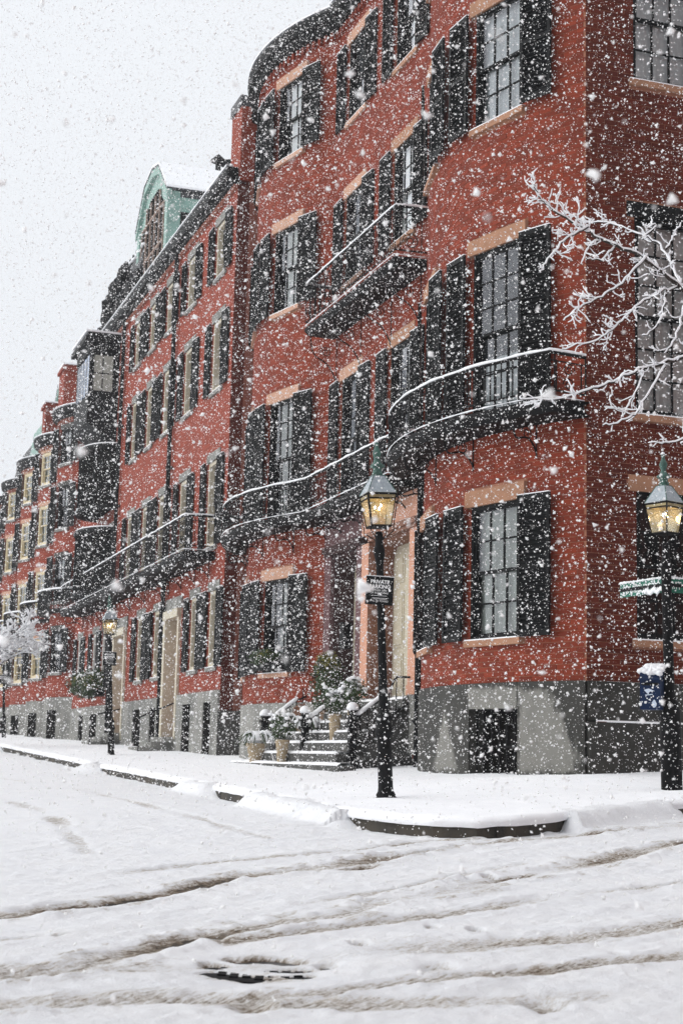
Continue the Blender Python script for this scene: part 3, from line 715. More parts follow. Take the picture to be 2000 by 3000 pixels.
def house_A():
    B1 = ('B', 0, 5.4, .80, 0); B2 = ('B', 10.57, 5.2, .70, 0)
    front = Path([('L', (0, -9), (0, 0)), B1, ('L', (5.4, 0), (10.57, 0)), B2, ('L', (15.77, 0), (16.25, 0))])
    uc = 9.0; HB = 1.075; TOP = 14.8
    A1 = house('tall red brick corner house with bowed front, balcony and salmon stone doorway', 3)
    A2 = house('bow-fronted red brick house with purple stone doorway, left of the corner house', 12)
    U = lambda t: front.nearest_u(t, uc)
    us = {'w1': U(1.46), 'w2': U(3.94), 'b': U(6.79), 'a': U(9.43), 'v1': U(12.03), 'v2': U(14.4)}
    ue = uc - 1.37
    usplit = U(8.10)
    ops1, ops2 = [], []
    wd = {'w1': 1.06, 'w2': 1.06, 'b': 1.06, 'a': 1.06, 'v1': 1.06, 'v2': 1.0}
    for k, u in us.items():
        tgt = ops1 if k in ('w1', 'w2', 'b') else ops2
        for lv in LV:
            if lv == 'g' and k in 'ab': continue
            h0, h1 = LV[lv]
            tgt += op(front, u, wd[k], h0, h1)
    for (h0, h1) in ((1.63, 3.61), (4.66, 7.42), (9.41, 11.3), (12.7, 14.3)): ops1 += op(front, ue, 1.26, h0, h1)
    # doorways
    ops1 += [(U(5.72), usplit, HB, 4.74)]; ops2 += [(usplit, U(11.24) if False else uc + front.p[1][1] - 9 + (10.57 - 5.4), HB, 4.74)]
    brick_wall(A1, front, uc - 4.5, uc, HB, TOP, ops1, nbig=150, bm='shadebrick'); brick_wall(A1, front, uc, usplit, HB, TOP, ops1, nbig=150); brick_wall(A2, front, usplit, front.L, HB, TOP, ops2)
    # windows
    def put(hs, k, lv, **kw):
        t, s, a = front.at(us[k]); h0, h1 = LV[lv]
        window(hs, t, s, h0, a, wd[k], h1 - h0, sh_w=.55 if k[0] in 'wv' else .52, splay=.17 if k[0] in 'wv' else .04, lh=.23, lintel='sandb' if hs is A1 else 'sand', sill='sandb' if hs is A1 else 'sand', **kw)
    put(A1, 'w1', 'g', rows=(2, 2), curtain=[SH], louvres=True)
    put(A1, 'w1', 'p', rows=(2, 3), curtain=[('curtainb', 0, 1, 0, .36), ('dim', 0, 1, .36, 1)], louvres=True)
    put(A1, 'w1', 'th', rows=(2, 2), curtain=[('curtainb', 0, 1, 0, 1)], louvres=True)
    put(A1, 'w1', 'f', rows=(2, 2), curtain=[WH])
    for lv in LV: put(A1, 'w2', lv, curtain=[('dim', 0, 1, 0, 1)], sh_mat='blackg')
    put(A1, 'b', 'p', rows=(2, 3), curtain=[('curtain', .0, .55, 0, 1)]); put(A1, 'b', 'th', curtain=[('curtain', 0, 1, 0, 1)]); put(A1, 'b', 'f', curtain=[('curtain', 0, .6, 0, 1)])
    put(A2, 'a', 'p', rows=(2, 3), curtain=[('dim', 0, 1, 0, 1)]); put(A2, 'a', 'th', curtain=[('dim', 0, 1, 0, 1)]); put(A2, 'a', 'f', curtain=[('dim', 0, 1, 0, 1)])
    put(A2, 'v1', 'g', curtain=[('shadeg', .0, .6, 0, 1)]); put(A2, 'v1', 'p', rows=(2, 3), curtain=[('shadeg', 0, .8, 0, 1)])
    put(A2, 'v1', 'th', curtain=[('shade', 0, .75, 0, 1)]); put(A2, 'v1', 'f', curtain=[('curtain', 0, .75, 0, 1)])
    for lv in LV: put(A2, 'v2', lv, curtain=[('dim', 0, 1, 0, 1)], sh_mat='blackg')
    t, s, a = front.at(ue)
    for (h0, h1), cur, rw in (((1.63, 3.61), None, (2, 2)), ((4.66, 7.42), [WH], (3, 3)), ((9.41, 11.3), [WH], (2, 2)), ((12.7, 14.3), [WH], (2, 2))):
        window(A1, t, s, h0, a, 1.26, h1 - h0, cols=4, rows=rw, curtain=cur, shutters=False, lintel='sandb' if h0 < 2 else 'black', sill='sandb', fw=.05)
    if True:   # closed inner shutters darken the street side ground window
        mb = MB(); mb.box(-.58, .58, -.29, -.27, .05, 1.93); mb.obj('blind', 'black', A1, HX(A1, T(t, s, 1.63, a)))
    # granite base
    base_ops = [(us['w1'] - .52, us['w1'] + .50, -.6, .72)]
    ug0, ug1 = uc - 4.5, U(5.62)
    us_ = cuts(ug0, ug1, [uc, us['w1'] - .52, us['w1'] + .50], .04); vs = cuts(-.6, HB, [.72, .29], .05)
    X = []; 
    def block(u0, u1, v0, v1, off):
        mb = MB(); dry = []; uu = [u for u in us_ if u0 + .003 <= u <= u1 - .003]; uu = [u0 + .003] + uu[(1 if uu and uu[0] - u0 < .01 else 0):] + [u1 - .003]
        vv = [v0 + .003] + [v for v in vs if v0 + .01 < v < v1 - .01] + [v1 - .003]
        n = len(uu)
        def dryness(u, v):
            r = u - uc; W1 = us['w1'] - uc; d = -1.0
            if r < W1 - .45: d = max(d, min((r - (.10 + max(0, v - .15) * .52)) / .35, (W1 - .60 - r) / .22 + .25, (.98 - v) / .2, (v + .12) / .25))
            if v > .70: d = max(d, min((r - (W1 - .52)) / .1, (W1 + .52 - r) / .1, (1.02 - v) / .15))
            if r > W1 + .45: q = r - W1 - .5; d = max(d, min((.42 - abs(q - .72) - max(0, v + .05) * .50) / .3, (v + .14) / .2))
            d = max(0, min(1, .5 + d * .6))
            return d
        for v in vv:
            for u in uu:
                t_, s_, _ = front.at(u, off); mb.v.append((t_, s_, v)); dry.append(dryness(u, v))
        nv = len(vv)
        for j in range(nv - 1):
            for i in range(n - 1): mb.f.append((j * n + i, j * n + i + 1, (j + 1) * n + i + 1, (j + 1) * n + i)); mb.m.append(0)
        k0 = len(mb.v)   # rim back to the wall
        rim = [(u, vv[0]) for u in uu] + [(uu[-1], v) for v in vv[1:]] + [(u, vv[-1]) for u in uu[::-1][1:]] + [(uu[0], v) for v in vv[::-1][1:-1]]
        for u, v in rim:
            for o in (off, -.25): t_, s_, _ = front.at(u, o); mb.v.append((t_, s_, v)); dry.append(0)
        m_ = len(rim)
        for i in range(m_): a_, b_ = k0 + 2 * i, k0 + 2 * ((i + 1) % m_); mb.f.append((a_, a_ + 1, b_ + 1, b_)); mb.m.append(0)
        me = mb.mesh('granite_block', 'sgranite'); at = me.attributes.new('dry', 'FLOAT', 'POINT'); at.data.foreach_set('value', dry)
        inst('granite_block', me, A1, HX(A1, Matrix()))
    wl, wr = us['w1'] - .52, us['w1'] + .50
    for (a_, b_, c_, d_, o_) in ((uc + .002, wl, -.6, HB, .045), (wl, wr, .72, HB, .05), (wr, ug1, -.6, HB, .045),
                               (uc - 1.7, uc - .0, .56, HB, .035), (uc - 3.4, uc - 1.7, .56, HB, .038), (uc - 4.5, uc - 3.4, .56, HB, .036),
                               (uc - 1.1, uc - .0, -.6, .55, .075), (uc - 2.6, uc - 1.1, -.6, .55, .07), (uc - 4.5, uc - 2.6, -.6, .55, .072)):
        block(a_, b_, c_, d_, o_)
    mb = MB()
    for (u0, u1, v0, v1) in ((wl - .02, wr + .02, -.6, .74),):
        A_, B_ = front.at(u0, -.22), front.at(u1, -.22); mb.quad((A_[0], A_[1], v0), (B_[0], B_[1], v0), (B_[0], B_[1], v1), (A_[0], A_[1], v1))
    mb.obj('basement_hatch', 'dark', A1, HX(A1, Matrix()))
    mb = MB(); t_, s_, a_ = front.at(us['w1'], -.12)
    for i in range(7): mb.box(-.5 + i * .165, -.48 + i * .165, -.01, .01, -.6, .72)
    mb.box(-.5, .5, -.012, .012, .2, .23); mb.obj('hatch_bars', 'iron', A1, HX(A1, T(t_, s_, 0, a_)))
    # a ledge line of snow on the street side
    mb = MB(); mb.box(-1.9, -.12, .0, .05, .555, .572); mb.obj('snow_ledge', 'snow', A1, HX(A1, T(0, 0, 0, math.pi / 2) @ Matrix.Translation((0, .02, 0))))
    # A2 base
    u2 = uc + front.p[1][1] - 9 + 5.17
    for (a_, b_, v0, v1) in ((u2, u2 + 1.6, -.5, HB), (u2 + 1.6, u2 + 3.3, -.5, HB), (u2 + 3.3, front.L, -.5, HB)):
        wm = MB(); pr = None
        for u in cuts(a_ + .003, b_ - .003, [], .2):
            t_, s_, _ = front.at(u, .04); q = front.at(u, -.2); r = [(q[0], q[1], v0), (t_, s_, v0), (t_, s_, v1 - .003), (q[0], q[1], v1 - .003)]
            if pr:
                for k in range(3): wm.quad(pr[k], r[k], r[k + 1], pr[k + 1])
            pr = r
        wm.obj('granite_block', 'granite', A2, HX(A2, Matrix()))
    # doorways (recess, jambs, frieze)
    def doorway(hs, t0, t1, jamb, dark, pl, pr_, arch):
        X = HX(hs, Matrix()); tc_ = (t0 + t1) / 2
        for (a_, b_) in ((t0 - pl, t0), (t1, t1 + pr_)):
            mb = MB(); mb.box(a_, b_, -.45, .06, HB, 3.86); mb.box(a_ - .0, b_ + .0, -.1, .075, 3.38, 3.41); mb.box(a_, b_, -.1, .085, HB, HB + .16); mb.obj('door_jamb', jamb, hs, X)
            f = MB(); f.box(a_, b_, -.45, .065, .1, HB); f.obj('jamb_footing', 'granite' if jamb == 'terra' else 'dgranite', hs, X)
        mb = MB(); mb.box(t0 - pl, t1 + pr_, -.45, .07, 4.02, 4.74); mb.obj('door_frieze', jamb, hs, X)
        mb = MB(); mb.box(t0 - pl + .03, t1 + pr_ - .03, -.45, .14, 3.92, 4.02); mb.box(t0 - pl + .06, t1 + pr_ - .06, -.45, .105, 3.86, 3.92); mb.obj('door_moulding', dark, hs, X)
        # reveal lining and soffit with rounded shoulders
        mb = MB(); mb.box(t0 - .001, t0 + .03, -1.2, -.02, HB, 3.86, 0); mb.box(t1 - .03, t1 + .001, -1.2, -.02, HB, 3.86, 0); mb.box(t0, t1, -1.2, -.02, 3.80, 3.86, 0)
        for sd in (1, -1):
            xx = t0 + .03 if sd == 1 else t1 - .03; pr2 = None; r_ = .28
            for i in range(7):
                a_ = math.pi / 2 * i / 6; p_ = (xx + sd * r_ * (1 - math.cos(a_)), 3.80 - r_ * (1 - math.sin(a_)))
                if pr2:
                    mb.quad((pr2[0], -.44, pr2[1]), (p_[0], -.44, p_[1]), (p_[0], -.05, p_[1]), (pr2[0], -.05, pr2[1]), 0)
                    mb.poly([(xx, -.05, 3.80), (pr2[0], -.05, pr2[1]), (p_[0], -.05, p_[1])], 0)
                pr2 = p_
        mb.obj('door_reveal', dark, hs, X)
        # panelled back wall
        bk = MB(); y = -.42; bk.box(t0 + .03, t1 - .03, y - .06, y, HB, 3.80)
        bo = bk.obj('door', 'cream', hs, X)
        w_ = (t1 - t0 - .06)
        for i in range(3):
            x0 = t0 + .03 + w_ * i / 3 + .09; x1 = t0 + .03 + w_ * (i + 1) / 3 - .09
            for z0, z1 in ((HB + .15, HB + .78), (HB + .9, HB + 1.9), (HB + 2.05, 3.62)):
                p = MB(); p.box(x0, x1, y - .02, y + .014, z0, z1); p.box(x0 + .05, x1 - .05, y, y + .028, z0 + .05, z1 - .05); p.obj('door_panel', 'cream', bo)
        k = MB(); k.blob((t0 + .03 + w_ * .36, y + .06, HB + 1.0), .035, .035, .035, 8, 5); k.obj('door_knob', 'brass', bo, smooth=True)
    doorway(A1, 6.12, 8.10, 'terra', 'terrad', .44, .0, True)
    mb = MB(); mb.box(8.10, 8.46, -.45, .06, HB, 3.86); mb.box(8.10, 8.46, -.45, .07, 4.02, 4.74); mb.obj('door_jamb', 'terra', A1, HX(A1, Matrix()))
    f = MB(); f.box(8.10, 8.46, -.45, .065, .1, HB); f.obj('jamb_footing', 'granite', A1, HX(A1, Matrix()))
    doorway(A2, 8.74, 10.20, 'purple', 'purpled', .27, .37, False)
    # the doorways' floor
    mb = MB(); mb.box(5.68, 10.57, -1.2, .02, .9, HB - .002); mb.obj('door_sill', 'granite', A1, HX(A1, Matrix()))
    # downpipe at the end of the first bow
    mb = MB(); mb.tube([(5.56, .10, -.15), (5.56, .10, 4.6)], .055, 8)
    for z in (.6, 2.0, 3.4): mb.box(5.49, 5.63, 0, .17, z, z + .05)
    mb.obj('downpipe', 'blackg', A1, HX(A1, Matrix()), smooth=False)
    # parapet
    cornice(A1, front, uc - 4.5, usplit, TOP, CPROF); cornice(A2, front, usplit, front.L, TOP, CPROF)
    # body and roof behind
    mb = MB(); mb.box(.35, 8.1, -9, -.3, 14.5, TOP + .05, 1); mb.obj('roof', ['slate', 'slate'], A1, HX(A1, Matrix()))
    mb = MB(); mb.box(8.1, 16.2, -9, -.3, 14.5, TOP + .05); mb.box(15.85, 16.3, -9, -.02, -.5, TOP); mb.obj('roof', 'fbrick', A2, HX(A2, Matrix()))
    mb = MB(); mb.box(11.2, 12.4, -1.4, -.35, 14.8, 18.5); mb.box(11.1, 12.5, -1.5, -.25, 17.3, 17.5); mb.obj('chimney', 'granite', A2, HX(A2, Matrix()))
    # party chimney towards the lower house
    mb = MB(); mb.box(16.12, 17.0, -.55, .56, 13.5, 15.35, 0); mb.box(16.1, 17.02, -.6, .60, 15.35, 15.62, 1)
    c = mb.mesh('chimney', ['fbrick', 'slate']); l = c.uv_layers.new(name='UVMap')
    for lp in c.loops: v = c.vertices[lp.vertex_index].co; l.data[lp.index].uv = (v.x + v.y, v.z)
    inst('chimney', c, A2, HX(A2, Matrix()))
    return A1, A2, front, uc, us
A1, A2, FA, UC, USW = house_A()

# ------------------------------------------------------------------ balconies
def scroll(mb, x, y, z, r, turns=1.6, sgn=1, plane='xz', th=.009):
    pts = []
    for i in range(22):
        f = i / 21; a = f * turns * 2 * math.pi; q = r * (1 - .82 * f)
        pts.append((x + sgn * q * math.cos(a), y, z + q * math.sin(a)))
    mb.tube(pts, th, 4)
def balcony(hs, pts, zf, rail, brackets, panels=(), back=.0, closed_ends=(True, True), gap=.10, slab=.12, label=None, snow_gap=None):
    """pts: outer edge polyline in (t, s); parts hang on one balcony part of the house"""
    X = HX(hs, Matrix()); fine = resample(pts, .12)
    mb = MB(); pr = None
    for (t, s) in fine:   # floor plate with a moulded edge
        b = (t, -.02) if back is None else (t, min(s - .1, back(t) if callable(back) else back))
        r = [(b[0], b[1], zf - .02), (t, s, zf - .02), (t, s + .03, zf - .05), (t, s + .02, zf - slab), (t, s - .06, zf - slab - .08), (b[0], b[1], zf - slab - .08)]
        if pr:
            for k in range(5): mb.quad(pr[k], r[k], r[k + 1], pr[k + 1])
        pr = r
    bal = mb.obj('balcony', 'iron', hs, X)
    P = [Vector((t, s, 0)) for t, s in fine]
    def along(z): return [tuple(p + Vector((0, 0, z))) for p in P]
    for z, r in ((zf + rail, .022), (zf + .09, .014), (zf + rail - .11, .010)):
        mb = MB(); mb.tube(along(z), r, 6); mb.obj('rail', 'iron', bal)
    mb = MB(); mb.tube([(p.x, p.y, zf + rail + .022 + .014 + .007 * math.sin(i * .9) + random.uniform(-.003, .003)) for i, p in enumerate(P)], [random.uniform(.016, .027) for _ in P], 7)
    mb.obj('snow_strip', 'snow', bal, smooth=True)
    mb = MB(); mb.tube([(p.x, p.y + .02, zf + .012) for p in P], [random.uniform(.004, .015) for _ in P], 5)
    mb.obj('snow_strip', 'snow', bal, smooth=True)
    L = [0]
    for a, b in zip(P[:-1], P[1:]): L.append(L[-1] + (b - a).length)
    n = int(L[-1] / gap); b_ = MB(); b_.tube([(0, 0, .09), (0, 0, rail - .01)], .0105, 4); bm = b_.mesh('baluster', 'iron')
    def at(l):
        i = max(0, min(len(P) - 2, int(np.searchsorted(L, l) - 1))); f = (l - L[i]) / max(1e-6, L[i + 1] - L[i]); d = (P[i + 1] - P[i]).normalized()
        return P[i].lerp(P[i + 1], f), math.atan2(d.y, d.x)
    for i in range(n + 1):
        l = i * L[-1] / n
        if any(a < l < b for a, b in panels): continue
        p, a = at(l); inst('baluster', bm, bal, T(p.x, p.y, zf, a))
    for a, b in panels:
        l = (a + b) / 2; p, an = at(l); w = (b - a) / 2 * .9; q = MB()
        for sx in (-1, 1):
            q.tube([(sx * w, 0, .09), (sx * w, 0, rail - .1)], .009, 4)
        hh = (rail - .2) / 2
        scroll(q, -.0, 0, .09 + hh * .5, min(w, hh * .5) * .95, 1.7, 1); scroll(q, .0, 0, .09 + hh * 1.5, min(w, hh * .5) * .95, 1.7, -1)
        q.obj('scroll_panel', 'iron', bal, T(p.x, p.y, zf, an))
    return bal, at, L[-1], P
def bracket(bal, t, s0, s1, z, drop, ang=0):
    """an S shaped iron bracket under a balcony, from the wall out to the edge"""
    mb = MB(); w = s1 - s0; pts = []
    for i in range(15):
        f = i / 14; pts.append((0, w * (math.sin(f * math.pi / 2) ** 1.3), -drop * (1 - f) - .02 + .10 * math.sin(f * math.pi * 2)))
    mb.tube(pts, .014, 5); mb.tube([(0, .012, 0), (0, .012, -drop - .05)], .011, 4)
    c = []
    for i in range(18): f = i / 17; a = f * 3.4 * math.pi; q = .11 * (1 - .8 * f); c.append((0, w * .42 + q * math.cos(a), -drop * .36 + q * math.sin(a)))
    mb.tube(c, .009, 4)
    mb.obj('bracket', 'iron', bal, T(t, s0, z, ang))
def bow_out(t0, chord, sag, off, n=26, base=0, f0=0., f1=1.):
    Rr, pm = arc_pts(t0, chord, sag); o = []
    for i in range(n + 1):
        th = pm - 2 * pm * (f0 + (f1 - f0) * i / n); o.append((t0 + chord / 2 - (Rr + off) * math.sin(th), base + (Rr + off) * math.cos(th) - (Rr - sag)))
    return o
# corner house balcony
pts = [(-.06, .04), (-.16, .62)] + [(t, s) for t, s in bow_out(0, 5.4, .80, .58, 22) if .25 < t < 5.0] + [(5.3, .66), (5.42, .02)]
bal, at, L, _ = balcony(A1, pts, 4.74, .60, None, panels=[(.05, .5), (2.05, 2.55), (3.1, 3.6), (4.7, 5.2)], back=lambda t: (FA.at(UC + .01)[1] if t < 0 else -.05))
for k in (.9, 2.4, 3.9, 5.2, 6.4):
    u = UC + k * .88; t, s, a = FA.at(u); bracket(bal, t, s, s + .5, 4.55, .42, a)
# second house balcony: straight over the doors, bowed round the bay
pts = [(5.75, .05), (5.75, .60), (10.35, .60)] + [(t, s) for t, s in bow_out(10.57, 5.2, .70, .56, 22) if 10.95 < t < 15.3] + [(15.6, .6), (15.7, .02)]
bal, at, L2, _ = balcony(A2, pts, 4.70, .62, None, panels=[(.08, .5), (2.6, 3.1), (4.9, 5.4), (7.1, 7.6), (8.9, 9.4), (10.6, 11.0)], back=-.05)
for t in (6.3, 7.4, 8.5, 9.6, 10.5): bracket(bal, t, .02, .5, 4.5, .35)
for k in (1.0, 2.3, 3.6, 4.8): u = UC + FA.p[1][1] - 9 + 5.17 + k; t, s, a = FA.at(u); bracket(bal, t, s, s + .48, 4.5, .4, a)
# small upper balcony across both houses
pts = [(5.55, .03), (5.58, .62), (10.45, .62), (10.5, .03)]
bal, at, L3, _ = balcony(A2, pts, 8.42, .86, None, panels=[(.1, .52), (1.6, 2.0), (3.9, 4.3), (5.2, 5.5)], back=-.02, slab=.10)
for t in (5.9, 7.3, 8.9, 10.3): bracket(bal, t, .0, .56, 8.25, .95)

# ------------------------------------------------------------------ the flat fronted row (B)
BPROF = [(0, 0), (.12, .02), (.14, .10), (.26, .14), (.30, .34), (.26, .38), (.0, .40)]
def flat_house(label, t0, t1, s0, cols, doors, base_ops, pipe=None, top=13.4, cream='cream', levels=None, basement='granite', side=False, lint='granite', group='brick row houses'):
    hs = house(label, (t0 + t1) / 2, group); path = Path([('L', (t0, s0), (t1, s0))]); ops = []
    lv = levels or dict(g=(2.02, 3.80), p=(4.86, 6.95), th=(8.66, 10.43), f=(11.52, 12.90))
    for t, w, ks in cols:
        for k in ks:
            h0, h1 = lv[k]; ops += op(path, t - t0, w, h0, h1)
    for (a, b) in doors: ops += [(a - t0, b - t0, -.5, 3.75)]
    wall_mesh('wall', 'fbrick', hs, path, 0, t1 - t0, 1.48, top, ops, step=5)
    for t, w, ks in cols:
        for k in ks:
            h0, h1 = lv[k]; cur = None
            window(hs, t, s0, h0, 0, w, h1 - h0, frame=cream, cols=2, rows=(3, 3) if k == 'p' else (2, 2), curtain=cur, lintel=lint, sill=lint, recess=.14, fw=.09,
                   sh_w=.5, sh_mat='blackg', panes=(t < 22), sash='blackg')
    X = HX(hs, Matrix())
    xs = [t0]; segs = []
    for a, b in sorted(base_ops + doors): segs.append((xs[-1], a)); xs.append(b)
    segs.append((xs[-1], t1))
    zg = G((t0 + t1) / 2, s0) - .4
    for a, b in segs:
        if b - a > .05: mb = MB(); mb.box(a + .002, b - .002, s0 - .25, s0 + .05, zg, 1.22); mb.obj('granite_block', basement, hs, X)
    for (a, b) in base_ops:
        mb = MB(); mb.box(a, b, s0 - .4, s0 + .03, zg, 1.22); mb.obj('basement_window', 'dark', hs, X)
    for a, b in zip([t0] + [y for x, y in sorted(doors)], [x for x, y in sorted(doors)] + [t1]):
        if b - a > .05: mb = MB(); mb.box(a + .002, b - .002, s0 - .25, s0 + .055, 1.223, 1.48); mb.obj('granite_block', basement, hs, X)
    for (a, b) in doors:
        mb = MB(); mb.box(a, a + .16, s0 - .5, s0 + .07, .4, 3.6); mb.box(b - .22, b, s0 - .7, s0 + .10, .4, 3.6); mb.box(a, b, s0 - .5, s0 + .12, 3.45, 3.66); mb.box(a, b, s0 - .75, s0 - .6, .4, 3.5)
        mb.obj('door_surround', cream, hs, X)
        mb = MB(); mb.box(a - .1, b + .1, s0 - .1, s0 + .04, 3.66, 3.98); mb.obj('lintel', lint, hs, X)
        mb = MB(); mb.box(a, b, s0 - .8, s0 + .06, zg, .4); mb.obj('door_sill', 'granite', hs, X)
        st = MB()
        for i in range(3): st.box(a + .1, b - .1, s0 + .06, s0 + .06 + .28 * (3 - i), zg, G(a, s0) + .13 * (i + 1))
        st.obj('door_step', 'granite', hs, X)
        r = MB(); g = G(a, s0); r.tube([(a + .05, s0 + .95, g + .85), (a + .05, s0 + .1, 1.28)], .02, 5); r.tube([(a + .05, s0 + .95, g), (a + .05, s0 + .95, g + .85)], .022, 5); r.obj('handrail', 'iron', hs, X)
    if pipe:
        for t in pipe:
            mb = MB(); mb.tube([(t, s0 + .1, G(t, s0)), (t, s0 + .1, top)], .06, 8)
            for z in (2, 4.4, 7.5, 10): mb.box(t - .08, t + .08, s0, s0 + .17, z, z + .06)
            mb.obj('downpipe', 'blackg', hs, X)
    cornice(hs, path, 0, t1 - t0, top, BPROF, 'black', dent=2)
    mb = MB(); mb.box(t0, t1, s0 - 9, s0 - .3, -1, top + .2); mb.obj('body', 'fbrick', hs, X)
    if side:
        sp = Path([('L', (t0, -9), (t0, s0))]); wall_mesh('side_wall', 'shadefbrick', hs, sp, 0, 9 + s0, 1.0, top, [], step=20)
        mb = MB(); mb.box(t0 - .03, t0 + .1, -9, s0 + .04, zg, 1.0); mb.box(t0 - .05, t0 + .06, -9, s0 - .02, .62, 1.02, 0); mb.obj('granite_block', 'dgranite', hs, X)
    return hs, path
SB = .60
ALL4 = ('g', 'p', 'th', 'f'); UP3 = ('p', 'th', 'f')
B1, pB1 = flat_house('flat-fronted brick house with copper green dormer, right of the black downpipe', 16.12, 21.95, SB,
    [(17.45, 1.0, UP3), (16.98, .80, ('g',)), (20.35, 1.0, UP3), (18.78, .80, ('g',))], [(20.15, 21.75)], [(16.75, 17.45), (18.7, 19.5)], pipe=[21.88], side=True)
B2, pB2 = flat_house('flat-fronted brick house with three columns of close black shutters, left of the black downpipe', 21.95, 29.0, SB,
    [(22.85, .90, ALL4), (25.0, .9, ALL4), (27.1, .9, UP3)], [(26.9, 28.6)], [(22.5, 23.2), (24.5, 25.4)], pipe=[28.95])
B3, pB3 = flat_house('dark shuttered brick house with black oriel and slate mansard, between flat and bowed fronts', 29.0, 35.9, SB,
    [(34.75, .85, ALL4), (31.9, .9, ('g',)), (30.3, .9, ('g', 'p'))], [], [(30.9, 31.9), (33.3, 34.1)], cream='white')
# balcony along the flat row
pts = [(17.0, SB + .03), (17.0, SB + 1.05), (35.0, SB + 1.05), (35.0, SB + .03)]
for hs, a, b in ((B1, 16.95, 21.9), (B2, 21.95, 28.95), (B3, 29.0, 34.6)):
    p = [(a, SB + .75), (b, SB + .75)]
    if hs is B1: p = [(a, SB + .03), (a + .02, SB + .75), (b, SB + .75)]
    bal, at, L_, _ = balcony(hs, p, 4.72, .80, None, panels=[(.9, 1.2), (2.4, 2.7), (4.2, 4.5)], back=SB - .02, gap=.16)
    for k in range(4): bracket(bal, a + .5 + k * (b - a - .8) / 3, SB + .02, SB + .65, 4.5, .35)
def gable(hs, t0, t1, s, zb, ze, zp, depth, wallm, sidem, window_=True, over=.12, shape=((.5, 1.0),)):
    """roof dormer with a pointed or gambrel front, its roof deep in snow"""
    X = HX(hs, Matrix()); tm = (t0 + t1) / 2; mb = MB(); L_ = t1 - t0
    prof = [(t0, ze)] + [(t0 + f * L_, ze + (zp - ze) * g) for f, g in shape] + [(t1, ze)]
    mb.poly([(t1, s, zb), (t0, s, zb)] + [(t, s, z) for t, z in prof], 0)
    mb.quad((t0, s, zb), (t0, s - depth, zb), (t0, s - depth, ze), (t0, s, ze), 0); mb.quad((t1, s, zb), (t1, s, ze), (t1, s - depth, ze), (t1, s - depth, zb), 0)
    mb.box(t0 - .05, t0 + .28, s - .02, s + .07, zb, ze, 0); mb.box(t1 - .28, t1 + .05, s - .02, s + .07, zb, ze, 0)
    mb.box(t0 - .05, t0 + .03, s - .32, s - .02, zb, ze, 0)
    d = mb.obj('dormer', wallm, hs, X)
    o = over; op_ = [(prof[0][0] - o, prof[0][1] - .03)] + prof[1:-1] + [(prof[-1][0] + o, prof[-1][1] - .03)]
    b = MB(); r = MB(); sn = MB()
    for (a, za), (c, zc_) in zip(op_[:-1], op_[1:]):
        b.prism([(a, s + .12, za - .20), (a, s + .12, za + .05), (c, s + .12, zc_ + .05), (c, s + .12, zc_ - .20)], (0, -.16, 0), 0)
        r.prism([(a, s + .14, za + .05), (a, s + .14, za + .11), (c, s + .14, zc_ + .11), (c, s + .14, zc_ + .05)], (0, -depth - .2, 0), 0)
        sn.prism([(a, s + .13, za + .112), (a, s + .13, za + .18), (c, s + .13, zc_ + .18), (c, s + .13, zc_ + .112)], (0, -depth - .18, 0), 0)
    b.obj('bargeboard', wallm, d); r.obj('roof', 'slate', d); sn.obj('roof_snow', 'snow', d)
    if window_:
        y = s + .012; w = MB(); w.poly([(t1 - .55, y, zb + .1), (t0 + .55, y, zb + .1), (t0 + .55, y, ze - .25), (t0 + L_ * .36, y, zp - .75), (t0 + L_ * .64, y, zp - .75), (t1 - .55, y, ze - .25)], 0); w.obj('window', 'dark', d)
        m_ = MB()
        for x in np.linspace(t0 + .55, t1 - .55, 6): m_.box(x - .035, x + .035, y, y + .05, zb + .1, ze - .25 if x < t0 + .7 or x > t1 - .7 else zp - .9)
        for z in (zb + .1, zb + (ze - zb) * .55, ze - .15): m_.box(t0 + .55, t1 - .55, y, y + .045, z - .035, z + .035)
        m_.obj('sash', 'brownwood', d)
        w = MB(); w.box(t0 - .012, t0 + .02, s - 1.5, s - .36, zb + .35, ze - .62); w.obj('side_window', 'dark', d)
        w = MB(); w.box(t0 - .03, t0 - .0, s - depth, s - .02, ze - .16, ze, 0); w.obj('eave_board', 'slate', d)
        w = MB(); w.box(t0 - .02, t0 - .0, s - depth, s - .3, ze - .5, ze - .17, 0); w.obj('side_board', wallm, d)
    return d
def mansard(hs, t0, t1, s0, z0, z1, mat='slate', snow=True, crest=False, back=1.1):
    X = HX(hs, Matrix()); mb = MB()
    mb.prism([(t0, s0 - .05, z0), (t0, s0 - .45, z1), (t0, s0 - 6, z1 + .5), (t0, s0 - 6, z0)], (t1 - t0, 0, 0), 0)
    m_ = mb.obj('mansard_roof', mat, hs, X)
    if snow:
        sn = MB(); sn.prism([(t0 + .01, s0 - .43, z1 + .01), (t0 + .01, s0 - .45, z1 + .07), (t0 + .01, s0 - 6, z1 + .6), (t0 + .01, s0 - 6, z1 + .5)], (t1 - t0 - .02, 0, 0), 0); sn.obj('roof_snow', 'snow', m_)
    sl = MB()
    for r in range(int((z1 - z0) / .22)):
        z = z0 + .05 + r * .22; f = (z - z0) / (z1 - z0); y = s0 - .05 - .40 * f
        x = t0 + (r % 2) * .15
        while x < t1 - .3: sl.prism([(x, y + .035, z), (x, y + .0, z + .23), (x, y - .03, z + .23), (x, y + .0, z)], (.27, 0, 0), 0); x += .3
    tag(sl.obj('slates', mat, m_), kind='stuff')
    return m_
mansard(B1, 16.2, 21.9, SB - .3, 13.82, 14.1)
mansard(B2, 22.0, 28.9, SB - .3, 13.82, 14.1)
gable(B2, 26.3, 30.6, .02, 13.9, 16.85, 18.2, 4.0, 'copper', 'copper', shape=((.28, .86), (.5, 1.0), (.76, .85)))
